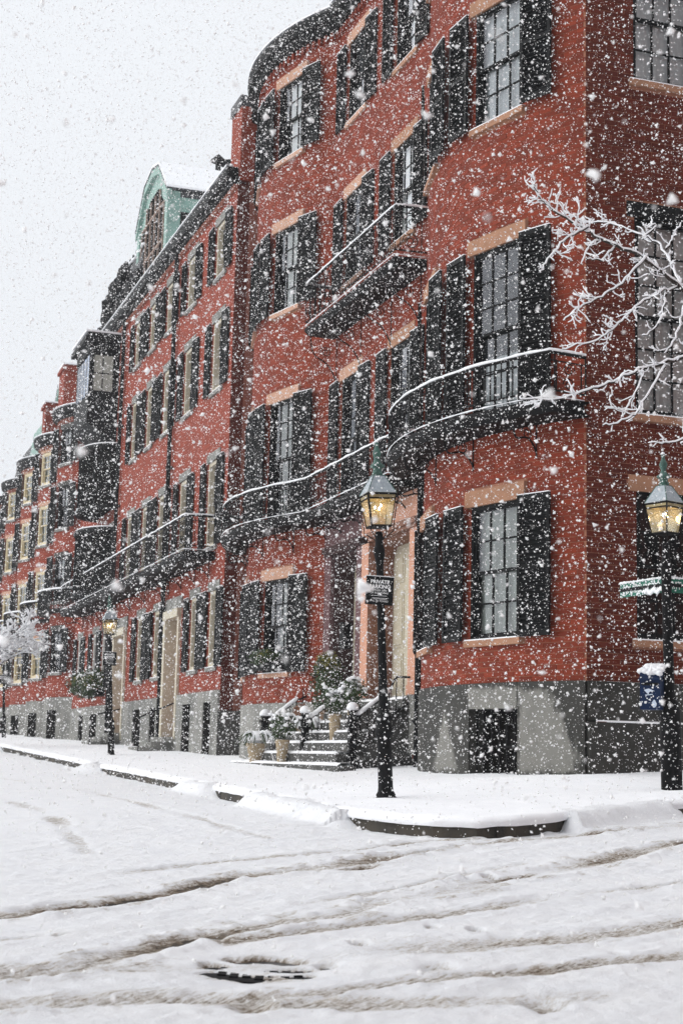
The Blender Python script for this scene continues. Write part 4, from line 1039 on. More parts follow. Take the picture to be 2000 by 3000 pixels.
gable(B1, 17.2, 18.8, -.05, 13.9, 14.7, 15.55, 2.5, 'cream', 'cream', window_=False)
# vents on the green dormer's ridge
d = MB(); d.tube([(28.1, -1.9, 18.2), (28.1, -1.9, 18.75)], .09, 8); d.lathe([(.26, 0), (.22, .06), (.05, .22), (.02, .25)], 10, (28.1, -1.9, 18.72)); d.obj('roof_vent', 'iron', B2, HX(B2, Matrix()))
d = MB(); d.tube([(28.1, -2.35, 18.2), (28.1, -2.4, 18.6), (28.1, -2.28, 18.78), (28.1, -2.1, 18.72), (28.1, -2.05, 18.6)], .1, 8); d.obj('roof_vent', 'iron', B2, HX(B2, Matrix()))
# dark mansard with crested iron on the third house
mm = mansard(B3, 29.6, 35.4, SB - .15, 13.85, 16.1, snow=False)
cr = MB()
for i in range(34):
    t = 29.7 + i * .17; z = 16.1 + .08 * (i % 3); y = SB - .58
    cr.tube([(t, y, 16.0), (t, y, z + .12)], .02, 4); scroll(cr, t, y, z + .1, .09, 1.2, 1 if i % 2 else -1, th=.018)
for i in range(26): cr.blob((29.6 + i * .23, SB - .12 - .35 * random.random(), random.uniform(14.1, 15.9)), .30, .20, .38, 7, 5, 0, .35)
cr.obj('iron_cresting', 'iron', mm)
sn = MB(); sn.tube([(29.6 + .25 * i, SB - .55 + .03 * math.sin(i * 2.1), 16.22 + .05 * math.sin(i * 1.7)) for i in range(24)], .045, 6); sn.obj('snow_strip', 'snow', mm, smooth=True)
# oriel: three storeys of black woodwork
def oriel():
    X = HX(B3, Matrix()); t0, t1, s0, s1 = 30.0, 32.4, SB, SB + .95
    mb = MB()
    z0, z1 = 10.3, 12.9
    mb.box(t0 + .1, t1 - .1, s0, s1 - .1, z0, z1, 0)
    for x in (t0, t1 - .12):
        for y in (s0, s1 - .12): mb.box(x, x + .12, y, y + .12, z0, z1, 0)
    mb.box(t0 - .02, t1 + .02, s0, s1 + .02, z0, z0 + .9, 0); mb.box(t0 - .02, t1 + .02, s0, s1 + .02, z1 - .3, z1, 0)
    o_ = mb.obj('oriel_window', 'black', B3, X)
    c = MB(); c.box(t0 - .16, t1 + .16, s0, s1 + .2, z1, z1 + .16); c.box(t0 - .08, t1 + .08, s0, s1 + .1, z1 + .16, z1 + .3); c.obj('cornice', 'black', o_)
    c = MB(); c.box(t0 - .14, t1 + .14, s0, s1 + .18, z1 + .30, z1 + .36); c.obj('snow_strip', 'snow', o_)
    for y0, y1 in ((s0 + .2, s0 + .5), (s0 + .54, s0 + .8)):
        for za, zb_ in ((11.35, 11.9), (11.94, 12.5)):
            p = MB(); p.box(t0 + .05, t0 + .07, y0, y1, za, zb_); p.obj('pane', 'shade', o_)
    for i in range(4): p = MB(); p.box(t0 + .15 + i * .55, t0 + .6 + i * .55, s1 - .04, s1 + .0, 11.3, 12.5); p.obj('pane', 'glass', o_)
    b = MB(); b.prism([(t0, s0, z0), (t0, s1, z0), (t0, s0 + .25, z0 - .55), (t0, s0, z0 - .6)], (t1 - t0, 0, 0)); b.obj('bracket', 'black', o_)
    # curved glazed bay below
    for z0, z1 in ((7.6, 9.55), (4.9, 6.9)):
        q = MB(); n = 12; pr = None
        for i in range(n + 1):
            a = math.pi * i / n; p = (31.2 - 1.45 * math.cos(a), s0 + .85 * math.sin(a))
            if pr: q.quad((pr[0], pr[1], z0), (p[0], p[1], z0), (p[0], p[1], z1), (pr[0], pr[1], z1)); q.poly([(31.2, s0, z1), (pr[0], pr[1], z1), (p[0], p[1], z1)]); q.poly([(31.2, s0, z0), (p[0], p[1], z0), (pr[0], pr[1], z0)])
            pr = p
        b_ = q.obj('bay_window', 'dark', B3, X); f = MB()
        for i in range(n + 1): a = math.pi * i / n; f.tube([(31.2 - 1.48 * math.cos(a), s0 + .88 * math.sin(a), z0), (31.2 - 1.48 * math.cos(a), s0 + .88 * math.sin(a), z1)], .035, 5)
        for z in (z0, z1): f.tube([(31.2 - 1.5 * math.cos(math.pi * i / 12), s0 + .9 * math.sin(math.pi * i / 12), z) for i in range(13)], .09, 6)
        f.obj('mullions', 'blackg', b_)
        sn = MB(); sn.tube([(31.2 - 1.5 * math.cos(math.pi * i / 12), s0 + .9 * math.sin(math.pi * i / 12), z1 + .09) for i in range(13)], .035, 6); sn.obj('snow_strip', 'snow', b_)
oriel()

# ------------------------------------------------------------------ far bowed houses
def bow_house(label, t0, pitch, sb, frame, cur, top, dark=False, flat_col=True, chim=None, group='brick row houses'):
    hs = house(label, t0 + pitch / 2, group); ch = pitch * .72; sag = .75
    path = Path([('B', t0, ch, sag, sb), ('L', (t0 + ch, sb), (t0 + pitch, sb))]); LVc = ((10.2, 11.5), (7.85, 9.4), (5.25, 6.85), (2.75, 4.25))
    u1 = path.nearest_u(t0 + ch * .28); u2 = path.nearest_u(t0 + ch * .72); u3 = path.L - pitch * .13; ops = []
    for u in (u1, u2, u3):
        for h0, h1 in LVc: ops += op(path, u, .85, h0, h1, .06, .16)
    wall_mesh('wall', 'fbrick', hs, path, 0, path.L, 1.9, top, ops, step=.35)
    for u in (u1, u2, u3):
        t, s, a = path.at(u)
        for i, (h0, h1) in enumerate(LVc):
            window(hs, t, s, h0, a, .85, h1 - h0, frame=frame, cols=2, rows=(2, 2), curtain=cur if i < 3 or random.random() < .5 else None, lintel='sand' if not dark else 'dgranite', sill='granite', lw=.06, lh=.16,
                   sh_w=.42, sh_mat='blackg', fw=.10, panes=(u == u1))
    X = HX(hs, Matrix()); zg = G(t0, sb) - .5
    mb = MB(); pr = None
    for u in cuts(0, path.L, [], .3):
        t, s, a = path.at(u, .05); r = [(t, s, zg), (t, s, 1.9), (t, s - .3, 1.92)]
        if pr: mb.quad(pr[0], r[0], r[1], pr[1]); mb.quad(pr[1], r[1], r[2], pr[2])
        pr = r
    mb.obj('base', 'granite', hs, X)
    for k in (.22, .6):
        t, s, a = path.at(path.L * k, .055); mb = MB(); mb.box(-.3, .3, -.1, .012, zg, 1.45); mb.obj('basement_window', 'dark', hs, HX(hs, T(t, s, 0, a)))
    cornice(hs, path, 0, path.L, top, BPROF, 'black', dent=2)
    mb = MB(); mb.box(t0, t0 + pitch, sb - 9, sb - .05, zg, top + .1); mb.obj('body', 'fbrick', hs, X)
    mb = MB(); mb.prism([(t0, sb + .1, top + .4), (t0, sb - 2.5, top + 1.5), (t0, sb - 8, top + 1.6), (t0, sb - 8, top)], (pitch, 0, 0)); r_ = mb.obj('roof', 'slate', hs, X)
    mb = MB(); mb.prism([(t0 + .02, sb + .1, top + .41), (t0 + .02, sb - 2.5, top + 1.51), (t0 + .02, sb - 2.5, top + 1.58), (t0 + .02, sb + .05, top + .47)], (pitch - .04, 0, 0)); mb.obj('roof_snow', 'snow', r_)
    # door with steps and snowy rail
    t, s, a = path.at(path.L - pitch * .13)
    # ground balcony line over the base
    bp = [(x, y) for x, y in bow_out(t0, ch, sag, .45, 10, sb)]
    mb = MB(); pr = None
    for x, y in bp:
        r = [(x, y - .5, 4.85), (x, y, 4.85), (x, y, 4.95), (x, y - .5, 4.95)]
        if pr:
            for k in range(3): mb.quad(pr[k], r[k], r[k + 1], pr[k + 1])
        pr = r
    b_ = mb.obj('balcony', 'iron', hs, X); q = MB()
    q.tube([(x, y, 5.6) for x, y in bp], .03, 5)
    for x, y in resample(bp, .17): q.tube([(x, y, 4.95), (x, y, 5.6)], .015, 3)
    q.obj('railing', 'iron', b_); q = MB(); q.tube([(x, y, 5.65) for x, y in bp], .04, 5); q.obj('snow_strip', 'snow', b_)
    if chim:
        for (c0, c1, s0, s1, zt) in chim:
            mb = MB(); mb.box(c0, c1, s0, s1, top, zt, 0); mb.box(c0 - .08, c1 + .08, s0 - .08, s1 + .08, zt - .22, zt - .1, 0); c = mb.mesh('chimney', 'fbrick'); l = c.uv_layers.new(name='UVMap')
            for lp in c.loops: v = c.vertices[lp.vertex_index].co; l.data[lp.index].uv = (v.x + v.y, v.z)
            o_ = inst('chimney', c, hs, X); mb = MB(); mb.box(c0 - .05, c1 + .05, s0 - .05, s1 + .05, zt, zt + .06); mb.obj('snow_strip', 'snow', o_)
    return hs
C1 = bow_house('bowed brick house with black shutters beside the tall red chimney', 35.95, 5.0, .45, 'black', [('dim', 0, 1, 0, 1), ('shade', .2, .7, .3, 1)], 11.85, True, chim=[(40.6, 41.8, -.75, .72, 14.75)])
C2 = bow_house('bowed brick house with yellow cream window frames, second of the far bays', 40.95, 4.9, .40, 'yellow', [SH], 11.75, chim=[(46.0, 46.8, -.1, .6, 14.4)])
C3 = bow_house('bowed brick house with pale cream windows, third of the far bays', 45.85, 5.0, .40, 'yellow', [SH], 11.7)
C4 = bow_house('bowed brick house at the left picture edge, fourth of the far bays', 50.85, 5.2, .40, 'yellow', [SH], 11.6)
C5 = bow_house('farthest bowed brick house, mostly behind the snowy tree', 56.05, 5.4, .40, 'white', None, 11.6)
gable(C1, 36.3, 38.4, -.6, 12.3, 13.2, 14.1, 3, 'white', 'white', window_=False)
mansard(C2, 41.2, 45.8, .1, 12.2, 14.2)
gable(C3, 46.6, 49.6, -.3, 12.2, 13.9, 15.6, 4, 'copper', 'copper', window_=False)
mansard(C4, 50.9, 56.0, .1, 12.1, 15.0, 'copper')
mansard(C5, 56.1, 61.4, .1, 12.1, 14.6)

# ------------------------------------------------------------------ front steps, railings, pots
def steps():
    e_ = empty('front_steps', MF @ T(8.4, .7, 0), 'grey granite front steps under the two salmon and purple doorways', 'steps')
    X = HX(e_, Matrix()); g = G(8, 1.4)
    for i in range(7):
        z1 = g + .10 + .185 * i; z1 = min(z1, 1.06); s1 = 1.56 - .235 * i
        a, b = (5.2, 11.6) if i == 0 else (6.0, 11.0)
        mb = MB(); mb.box(a, b, -.02 if i == 6 else s1 - .30, s1, g - .3 if i == 0 else z1 - .19, z1); st = mb.obj('step', 'dgranite', e_, X)
        sn = MB(); n = 40; pr = None
        for k in range(n + 1):
            t = a + .03 + (b - a - .06) * k / n; j = random.uniform(-.012, .012); r = [(t, s1 - .235, z1 + .001), (t, s1 - .2, z1 + .045 + j), (t, s1 - .05, z1 + .04 + j), (t, s1 - .002 + j * .5, z1 + .002)]
            if pr:
                for q in range(3): sn.quad(pr[q], r[q], r[q + 1], pr[q + 1])
            pr = r
        sn.obj('step_snow', 'snow', st, smooth=True)
    mb = MB(); mb.box(6.0, 11.0, -.4, .9, g - .3, .0); mb.box(6.0, 6.12, -.0, 1.0, g - .3, .85); mb.box(10.9, 11.0, .0, 1.0, g - .3, .85); mb.obj('cheek_wall', 'dgranite', e_, X)
steps()
def railing(t, label, cap=True, flat=True):
    e_ = empty('iron_railing', MF @ T(t, 1.05, 0), label, 'railing', 'iron stair railings'); X = HX(e_, Matrix()); zb = G(t, 1.05) + .05
    mb = MB(); mb.box(-.085, .085, -.085, .085, zb - .1, zb + .18); mb.box(-.06, .06, -.06, .06, zb + .18, .66); mb.box(-.085, .085, -.085, .085, .50, .56); mb.box(-.09, .09, -.09, .09, .66, .71); mb.lathe([(.05, .71), (.075, .75), (.07, .80), (.03, .84)], 10)
    n_ = mb.obj('newel_post', 'iron', e_, HX(e_, T(t, 1.05, 0)))
    mb = MB(); mb.blob((0, 0, .82), .105, .105, .10, 12, 7, 0, .06, flat=-.03); mb.obj('snow_cap', 'snow', n_, smooth=True)
    pts = [(t, 1.0, .66), (t, .42, 1.10)]
    full = pts + ([(t, .34, 1.30), (t, .28, 1.36), (t, -.05, 1.36)] if flat else [(t, .1, 1.25)])
    mb = MB(); mb.tube(full, .02, 6); mb.tube([(t, 1.0, .22), (t, .1, .92)], .013, 5); mb.obj('handrail', 'iron', e_, X)
    mb = MB(); P = [Vector(pts[0]).lerp(Vector(pts[1]), f) for f in np.linspace(0, 1, 14)]; mb.tube([(p.x + random.uniform(-.004, .004), p.y, p.z + .04) for p in P], [random.uniform(.034, .044) for _ in P], 8); mb.obj('snow_strip', 'snow', e_, X, smooth=True)
    b = MB()
    for i in range(8):
        s = .92 - i * .125; top = .66 + (1.0 - s) / .58 * .44 if s > .42 else 1.34
        q = MB(); q.tube([(t, s, max(zb - .05, .2 + (1 - s) * .75)), (t, s, min(top, 1.35))], .010, 4); q.obj('baluster', 'iron', e_, X)
    if flat:
        q = MB(); q.tube([(t, -.03, .3), (t, -.03, 1.36)], .016, 5); q.obj('end_post', 'iron', e_, X)
railing(6.0, 'right iron stair railing just behind the street lamp post'); railing(8.5, 'middle iron stair railing between the salmon and purple doorways'); railing(11.0, 'left iron stair railing behind the squat snowy planter', flat=False)
def droop(mb, c, n, r, up, down, th=.016, m=0):
    for i in range(n):
        a = random.uniform(0, 2 * math.pi); q = random.uniform(.5, 1) * r; pts = []
        for k in range(7):
            f = k / 6; pts.append((c[0] + math.cos(a) * q * f, c[1] + math.sin(a) * q * f, c[2] + up * math.sin(f * 2.2) * random.uniform(.9, 1.1) - down * f * f))
        mb.tube(pts, [th * (1.1 - .6 * k / 6) for k in range(7)], 5, m)
def leaf_ball(name, parent, c, rx, rz, n, mat, mx, size=.03, gap=0):
    mb = MB()
    for i in range(n):
        v = Vector((random.gauss(0, 1), random.gauss(0, 1), random.gauss(0, 1))).normalized() * random.uniform(.55, 1.0) ** .5
        p = Vector(c) + Vector((v.x * rx, v.y * rx, v.z * rz)) * (1 + .18 * math.sin(v.x * 7 + v.z * 5)); a = Vector((random.gauss(0, 1), random.gauss(0, 1), random.gauss(0, 1))).normalized(); b = a.cross(v).normalized() if a.cross(v).length > .01 else a.orthogonal()
        s = size * random.uniform(.6, 1.4); mb.quad(p - a * s, p + b * s * .5, p + a * s, p - b * s * .5)
    o = mb.obj(name, mat, parent, mx); o['kind'] = 'stuff'; return o
def planter(t, s, zb, label, kind, r=.16, h=.36, mat='pot'):
    e_ = empty('potted_plant', MF @ T(t, s, zb), label, 'potted plant', 'plants in pots on the steps')
    mb = MB(); mb.lathe([(r * .62, 0), (r * .66, .02), (r * .92, h * .82), (r * 1.02, h * .84), (r * 1.05, h), (r * .9, h), (r * .85, h * .93)], 18); mb.obj('pot', mat, e_, smooth=False)
    mb = MB(); mb.lathe([(r * .88, h * .9), (r * .7, h * .97), (.01, h * 1.0)], 14); mb.obj('pot_snow', 'snow', e_)
    if kind == 'droop':
        g = MB(); droop(g, (0, 0, h), 34, .42, .26, .24, .010); g.obj('stems', 'leaf', e_)
        g = MB(); droop(g, (0, 0, h + .02), 26, .42, .27, .20, .026); g.blob((0, 0, h + .12), .16, .16, .10, 9, 6, 0, .25); tag(g.obj('snow_load', 'snow', e_, smooth=True), kind='stuff')
    elif kind == 'bush':
        leaf_ball('foliage', e_, (0, 0, h + .22), .22, .24, 500, 'leaf', None, .035)
        g = MB()
        for i in range(26): a = random.uniform(0, 6.28); q = random.uniform(.02, .22); g.blob((q * math.cos(a), q * math.sin(a), h + .22 + random.uniform(0, .24)), .055, .055, .03, 7, 4, 0, .3)
        tag(g.obj('snow_load', 'snow', e_, smooth=True), kind='stuff')
    elif kind == 'ball':
        leaf_ball('flower_head', e_, (0, 0, h + .13), .13, .13, 700, 'rust', None, .02); g = MB(); g.tube([(0, 0, h * .8), (0, 0, h + .1)], .012, 5); g.obj('stem', 'bark', e_)
    elif kind == 'topiary':
        leaf_ball('foliage', e_, (0, 0, h + .42), .30, .55, 1500, 'leaf', None, .04); leaf_ball('bright_foliage', e_, (0, 0, h + .80), .22, .25, 420, 'leafy', None, .04)
    return e_
g0 = G(8, 1.4) + .10
planter(10.25, 1.42, g0, 'squat sandstone pot with drooping plant under thick snow, leftmost on the bottom step', 'droop', .19, .36)
planter(8.62, 1.42, g0, 'slim tapered pot with snow-laden shrub on the bottom step', 'bush', .125, .42)
planter(7.55, .82, g0 + .37, 'tall tapered urn with snowy bush, behind the middle railing newel', 'bush', .11, .50, 'pot')
planter(7.25, .60, g0 + .55, 'narrow pale urn with frosted bush near the salmon doorway', 'bush', .10, .48, 'pot')
planter(10.1, .62, g0 + .55, 'brown urn with dried rust-coloured flower ball on the upper steps', 'ball', .12, .30, 'urn')
planter(9.55, .30, g0 + .75, 'tall evergreen bush with yellow-green top beside the purple doorway', 'topiary', .16, .28, 'urn')
planter(9.15, .82, g0 + .37, 'pale pot with snow-covered heather between the left and middle railings', 'droop', .11, .25, 'pot')
# window box with greenery under the purple doorway house's ground window
t, s, a = FA.at(USW['v1']); e_ = empty('window_box', MF @ T(t, s + .12, 1.72, a), 'window box of dark greenery at the ground window left of the purple doorway', 'window box')
mb = MB(); mb.box(-.42, .42, -.06, .10, 0, .16); mb.obj('box', 'black', e_); leaf_ball('foliage', e_, (.05, .03, .26), .36, .16, 600, 'leaf', None, .035); leaf_ball('bright_foliage', e_, (0, .05, .3), .30, .08, 90, 'leafy', None, .03)
e_ = empty('wall_box', MF @ T(9.02, .12, 2.0), 'small black letter box on the purple doorway jamb above the evergreen bush', 'letter box')
mb = MB(); mb.box(-.12, .12, -.05, .10, 0, .45); mb.obj('box', 'black', e_); mb = MB(); mb.box(-.14, .14, -.05, .13, .45, .48); mb.obj('lid', 'blackg', e_)

# ------------------------------------------------------------------ street lamps
def lamp(base, top, rot, label, s=1.0, H=3.6, square=False, light=1.3):
    """base and top are world points on the post axis; a gas lamp with a four sided lantern"""
    base = Vector(base); ax = (Vector(top) - base); z = ax.normalized(); x = Vector((1, 0, 0)) - z * z.x; x.normalize(); y = z.cross(x)
    k = ax.length / H
    Mx = Matrix(((x.x, y.x, z.x, base.x), (x.y, y.y, z.y, base.y), (x.z, y.z, z.z, base.z), (0, 0, 0, 1))) @ Matrix.Diagonal((k, k, k, 1)) @ Matrix.Rotation(rot, 4, 'Z')
    e_ = empty('street_lamp', Mx, label, 'street lamp', 'black gas street lamps')
    mb = MB()
    if square:
        mb.lathe([(.12, -.2), (.12, .9), (.105, 1.0), (.075, 1.06), (.06, 1.12), (.058, 2.55), (.075, 2.58), (.06, 2.62), (.045, 2.66), (.04, 2.86)], 12)
    else:
        mb.lathe([(.112, -.12), (.115, .03), (.118, .055), (.10, .07), (.105, .085), (.085, .12), (.079, .16), (.075, .68), (.088, .70), (.100, .725), (.096, .76), (.08, .80), (.072, .83), (.078, .86), (.094, .885), (.090, .90), (.066, .925), (.055, .95), (.050, 1.0), (.042, 2.1), (.040, 2.52), (.047, 2.58), (.060, 2.66), (.062, 2.70), (.050, 2.74), (.043, 2.78), (.044, 2.86), (.036, 2.90)], 16)
    mb.obj('post', 'iron', e_, smooth=True)
    zb, zt, ze = 2.955, 3.25, 3.30; rb, rt = .108, .150; L = []
    def sq(r, z): return [(-r, -r, z), (r, -r, z), (r, r, z), (-r, r, z)]
    mb = MB(); b0, t0_ = sq(rb, zb), sq(rt, zt)
    for i in range(4): mb.tube([b0[i], t0_[i]], .007, 4); mb.tube([t0_[i], t0_[(i + 1) % 4]], .009, 4); mb.tube([b0[i], b0[(i + 1) % 4]], .012, 4)
    e0 = sq(rt + .006, ze)
    for i in range(4): mb.tube([t0_[i], e0[i]], .008, 4); mb.tube([e0[i], e0[(i + 1) % 4]], .012, 4)
    mb.box(-rb, rb, -rb, rb, zb - .012, zb)
    lf = mb.obj('lantern', 'iron', e_)
    for i in range(4):
        p = MB(); p.quad(b0[i], b0[(i + 1) % 4], t0_[(i + 1) % 4], t0_[i]); p.obj('pane', 'lglass', lf)
        p = MB(); p.quad(t0_[i], t0_[(i + 1) % 4], e0[(i + 1) % 4], e0[i]); p.obj('pane', 'brass', lf)
    r0, r1 = sq(rt + .012, ze + .012), sq(.062, 3.515)
    for i in range(4): p = MB(); p.quad(r0[i], r0[(i + 1) % 4], r1[(i + 1) % 4], r1[i]); p.obj('roof_pane', 'roofglass', lf)
    mb = MB()
    for i in range(4): mb.tube([r0[i], r1[i]], .006, 4); mb.tube([r1[i], r1[(i + 1) % 4]], .006, 4)
    mb.obj('roof_frame', 'verd', lf)
    mb = MB(); mb.lathe([(.058, 3.512), (.062, 3.55), (.050, 3.56), (.048, 3.60), (.082, 3.615), (.080, 3.63), (.045, 3.66), (.030, 3.70), (.038, 3.73), (.050, 3.77), (.034, 3.81), (.018, 3.84), (.026, 3.87), (.008, 3.91)], 14); mb.obj('finial', 'verd', lf, smooth=True)
    mb = MB(); mb.blob((0, 0, 3.90), .022, .022, .022, 8, 5); mb.blob((.045, 0, 3.635), .035, .035, .012, 8, 4); mb.obj('snow_cap', 'snow', lf, smooth=True)
    mb = MB()   # cradle
    for i in range(4):
        a, b = Vector(e0[i]), Vector(b0[i]); o = Vector((a.x, a.y, 0)).normalized() * .028
        lo = b + o + Vector((0, 0, -.06)); mb.tube([a + o * .2, a + o, b + o, lo, Vector((o.x * .9, o.y * .9, 2.80))], .006, 4)
    mb.obj('cradle', 'iron', lf)
    mb = MB(); mb.tube([(0, 0, 2.95), (0, 0, 3.13)], .008, 5); mb.tube([(-.035, 0, 3.13), (.035, 0, 3.13)], .006, 4); mb.obj('burner', 'brass', lf)
    for (mx_, my_, mz_) in ((-.042, -.01, 3.165), (.036, .012, 3.195), (.0, -.035, 3.15)):
        mb = MB(); mb.blob((mx_, my_, mz_), .009, .009, .016, 8, 6); mb.obj('mantle', 'mantle', lf, smooth=True)
    ld = bpy.data.lights.new('gas_light', 'POINT'); ld.energy = light; ld.color = (1, .66, .32); ld.shadow_soft_size = .05
    lo = bpy.data.objects.new('gas_light', ld); COL.objects.link(lo); lo.parent = e_; lo.location = (0, 0, 3.19)
    return e_, Mx
def text(body, size, parent, loc, mat='paintw', bold=.0, ext=.0008, align='CENTER', name='lettering', sx=1.0):
    c = bpy.data.curves.new(name, 'FONT'); c.body = body; c.size = size; c.align_x = align; c.offset = bold; c.extrude = ext; c.materials.append(M[mat])
    tmp = bpy.data.objects.new(name, c); me = bpy.data.meshes.new_from_object(tmp); bpy.data.objects.remove(tmp); me.materials.clear(); me.materials.append(M[mat])
    return inst(name, me, parent, Matrix.Translation(loc) @ Matrix.Rotation(math.pi / 2, 4, 'X') @ Matrix.Diagonal((sx, 1, 1, 1)))
def parking_sign(M0, z, label, sx=.305, sy=.316):
    e_ = empty('parking_sign', M0 @ Matrix.Translation((0, 0, z)), label, 'sign', 'black parking signs on the lamp posts')
    mb = MB(); mb.box(-sx / 2, sx / 2, -.006, 0, -sy / 2, sy / 2); mb.obj('plate', 'black', e_)
    mb = MB(); mb.tube([(0, .03, .08), (0, 0, .08)], .01, 5); mb.tube([(0, .03, -.08), (0, 0, -.08)], .01, 5); mb.obj('bracket', 'iron', e_)
    y = -.0078
    text('PRIVATE', .056, e_, (0, y, .078), bold=.0016); text('PARKING', .056, e_, (0, y, .026), bold=.0016)
    text('EITHER SIDE', .030, e_, (0, y, -.008)); text('OF ROADWAY', .030, e_, (0, y, -.036))
    text('TRESPASSERS', .027, e_, (0, y, -.098)); text('WILL BE TOWED', .027, e_, (0, y, -.125))
    mb = MB(); mb.box(-.085, .085, y - .0008, y + .0008, -.058, -.0545); mb.obj('rule', 'paintw', e_)
    mb = MB()
    for i in range(26): mb.blob((-sx / 2 + sx * i / 25, -.003, sy / 2 + .001), .009, .006, .005, 6, 4, 0, .3)
    mb.obj('snow_strip', 'snow', e_, smooth=True)
    return e_
L1, M1 = lamp((.553, 17.151, -.456), (.391, 17.156, 3.132), R(16), 'nearest black gas lamp post at the kerb bend carrying the readable parking sign', H=3.515)
L2, M2 = lamp((-5.129, 36.138, -.128), (-5.313, 36.111, 3.27), R(20), 'gas lamp farther up the left pavement, with a parking sign, before the flat brick row', H=3.515, light=.9)
L3, M3 = lamp((-11.939, 56.758, .378), (-12.118, 56.72, 3.683), R(25), 'farthest gas lamp, at the left picture edge', H=3.515, light=.7)
L4, M4 = lamp((3.804, 17.9, -.288), (3.747, 17.912, 3.231), R(40), 'gas lamp at the right edge carrying green street name signs and a letter box', H=3.515, square=True)
def upright(M_, z, dx, dy, rot):   # a frame on a post, square to the world
    p = M_ @ Vector((0, 0, z)); return Matrix.Translation((p.x + dx, p.y + dy, p.z)) @ Matrix.Rotation(rot, 4, 'Z')
parking_sign(upright(M1, 2.25, -.012, -.062, R(4)) @ Matrix.Rotation(R(2.5), 4, 'Y'), 0, 'black sign reading PRIVATE PARKING on the nearest lamp post')
parking_sign(upright(M2, 2.37, .0, -.062, R(10)), 0, 'small dark parking sign on the lamp post farther up the pavement')
parking_sign(upright(M3, 2.33, .0, -.062, R(12)), 0, 'tiny parking sign on the farthest lamp post by the left edge')
def street_sign(M_, z, direction, L, label, body, start, rev=False, snow=1.0):
    p = M_ @ Vector((0, 0, z)); rot = math.atan2(direction[1], direction[0]) + (math.pi if rev else 0)
    e_ = empty('street_name_sign', Matrix.Translation((p.x, p.y, p.z)) @ Matrix.Rotation(rot, 4, 'Z'), label, 'street sign')
    x0, x1 = (-start - L, -start) if rev else (start, start + L); h = .085
    mb = MB(); mb.box(x0, x1, -.004, .004, -h, h); mb.obj('plate', 'green', e_)
    mb = MB(); mb.box(x0 - (0 if rev else .1), x1 + (.1 if rev else 0), -.012, .012, -.02, .02); mb.obj('clamp', 'iron', e_)
    text(body, .13, e_, ((x0 + x1) / 2, -.0055, -.045), sx=.78)
    mb = MB()
    n = int(170 * snow)
    for i in range(n):
        x = random.uniform(x0 + .015, x1 - .015); z_ = random.uniform(-h, h); r = random.uniform(.004, .012)
        if x > x1 - .12 and random.random() < .6 and rev: continue
        mb.blob((x, -.007, z_), r * 1.3, .006, r, 6, 4, 0, .35)
    for i in range(int(L / .02)): x = x0 + .01 + i * .02; mb.blob((x, 0, h + .004), .018, .016, random.uniform(.008, .018), 7, 4, 0, .3)
    if snow > .9:
        for i in range(16): x = x1 - .32 + i * .02; mb.blob((x, -.012, -.055 + .02 * math.sin(i)), .024, .014, .028, 7, 4, 0, .3)
    tag(mb.obj('stuck_snow', 'snow', e_, smooth=True), kind='stuff')
street_sign(M4, 2.36, (-.47, .883), .80, 'green street name sign caked in snow, pointing left from the right lamp post', 'LOUISBURG SQ', .05, rev=True)
street_sign(M4, 2.36, (.883, .47), .75, 'green street name sign cut by the right picture edge, its letter M showing', 'MT VERNON ST', .06, snow=.12)
def mailbox():
    p = M4 @ Vector((0, 0, 1.17)); e_ = empty('letter_box', Matrix.Translation((p.x - .205, p.y - .06, p.z - .25)) @ Matrix.Rotation(R(-22), 4, 'Z'), 'navy blue letter box with rounded snow-capped top, hung on the right lamp post', 'letter box')
    w, d_ = .115, .13; mb = MB()
    prof = [(-d_, 0), (-d_ - .01, .36)] + [(-d_ - .01 + (d_ + .02) * (1 - math.cos(a)) * .98, .36 + .11 * math.sin(a)) for a in np.linspace(.2, math.pi / 2, 7)] + [(d_, .45), (d_, 0)]
    a = [(-w, y, z) for y, z in prof]; mb.prism(a, (2 * w, 0, 0)); body = mb.obj('box', 'blue', e_)
    mb = MB(); mb.prism([(-w - .008, y, z) for y, z in ((-d_ - .035, .325), (-d_ - .035, .345), (d_ - .02, .49), (d_ - .02, .465))], (2 * w + .016, 0, 0)); mb.obj('hood', 'blue', e_)
    mb = MB(); mb.box(-w + .02, w - .02, -d_ - .02, -d_ - .008, .27, .30); mb.obj('pull_handle', 'iron', e_)
    mb = MB(); mb.poly([(-.07, -d_ - .008, .22), (-.015, -d_ - .008, .235), (.055, -d_ - .008, .205), (.0, -d_ - .008, .20), (-.03, -d_ - .008, .175)]); mb.poly([(-.06, -d_ - .008, .165), (.03, -d_ - .008, .175), (.03, -d_ - .008, .165), (-.05, -d_ - .008, .155)]); mb.obj('emblem', 'decal', e_)
    mb = MB(); mb.poly([(.045 + .028 * math.cos(t) * (1 if math.sin(t) < .3 else .7), -d_ - .007, .065 + .045 * math.sin(t)) for t in np.linspace(0, 6.28, 14)[:-1]]); mb.obj('sticker', 'decal', e_)
    mb = MB(); mb.tube([(w, .02, .12), (w + .09, .05, .12)], .015, 5); mb.tube([(w, .02, .36), (w + .09, .05, .36)], .015, 5); mb.obj('bracket', 'iron', e_)
    mb = MB()
    for i in range(60):
        f = random.random(); y = -d_ - .02 + f * (2 * d_); z = .37 + .11 * math.sin(min(1.5, f * 1.6 + .1)) + .02
        mb.blob((random.uniform(-w, w), y, z), .042, .042, .03, 8, 5, 0, .2)
    mb.obj('snow_cap', 'snow', e_, smooth=True)
    return e_
mailbox()

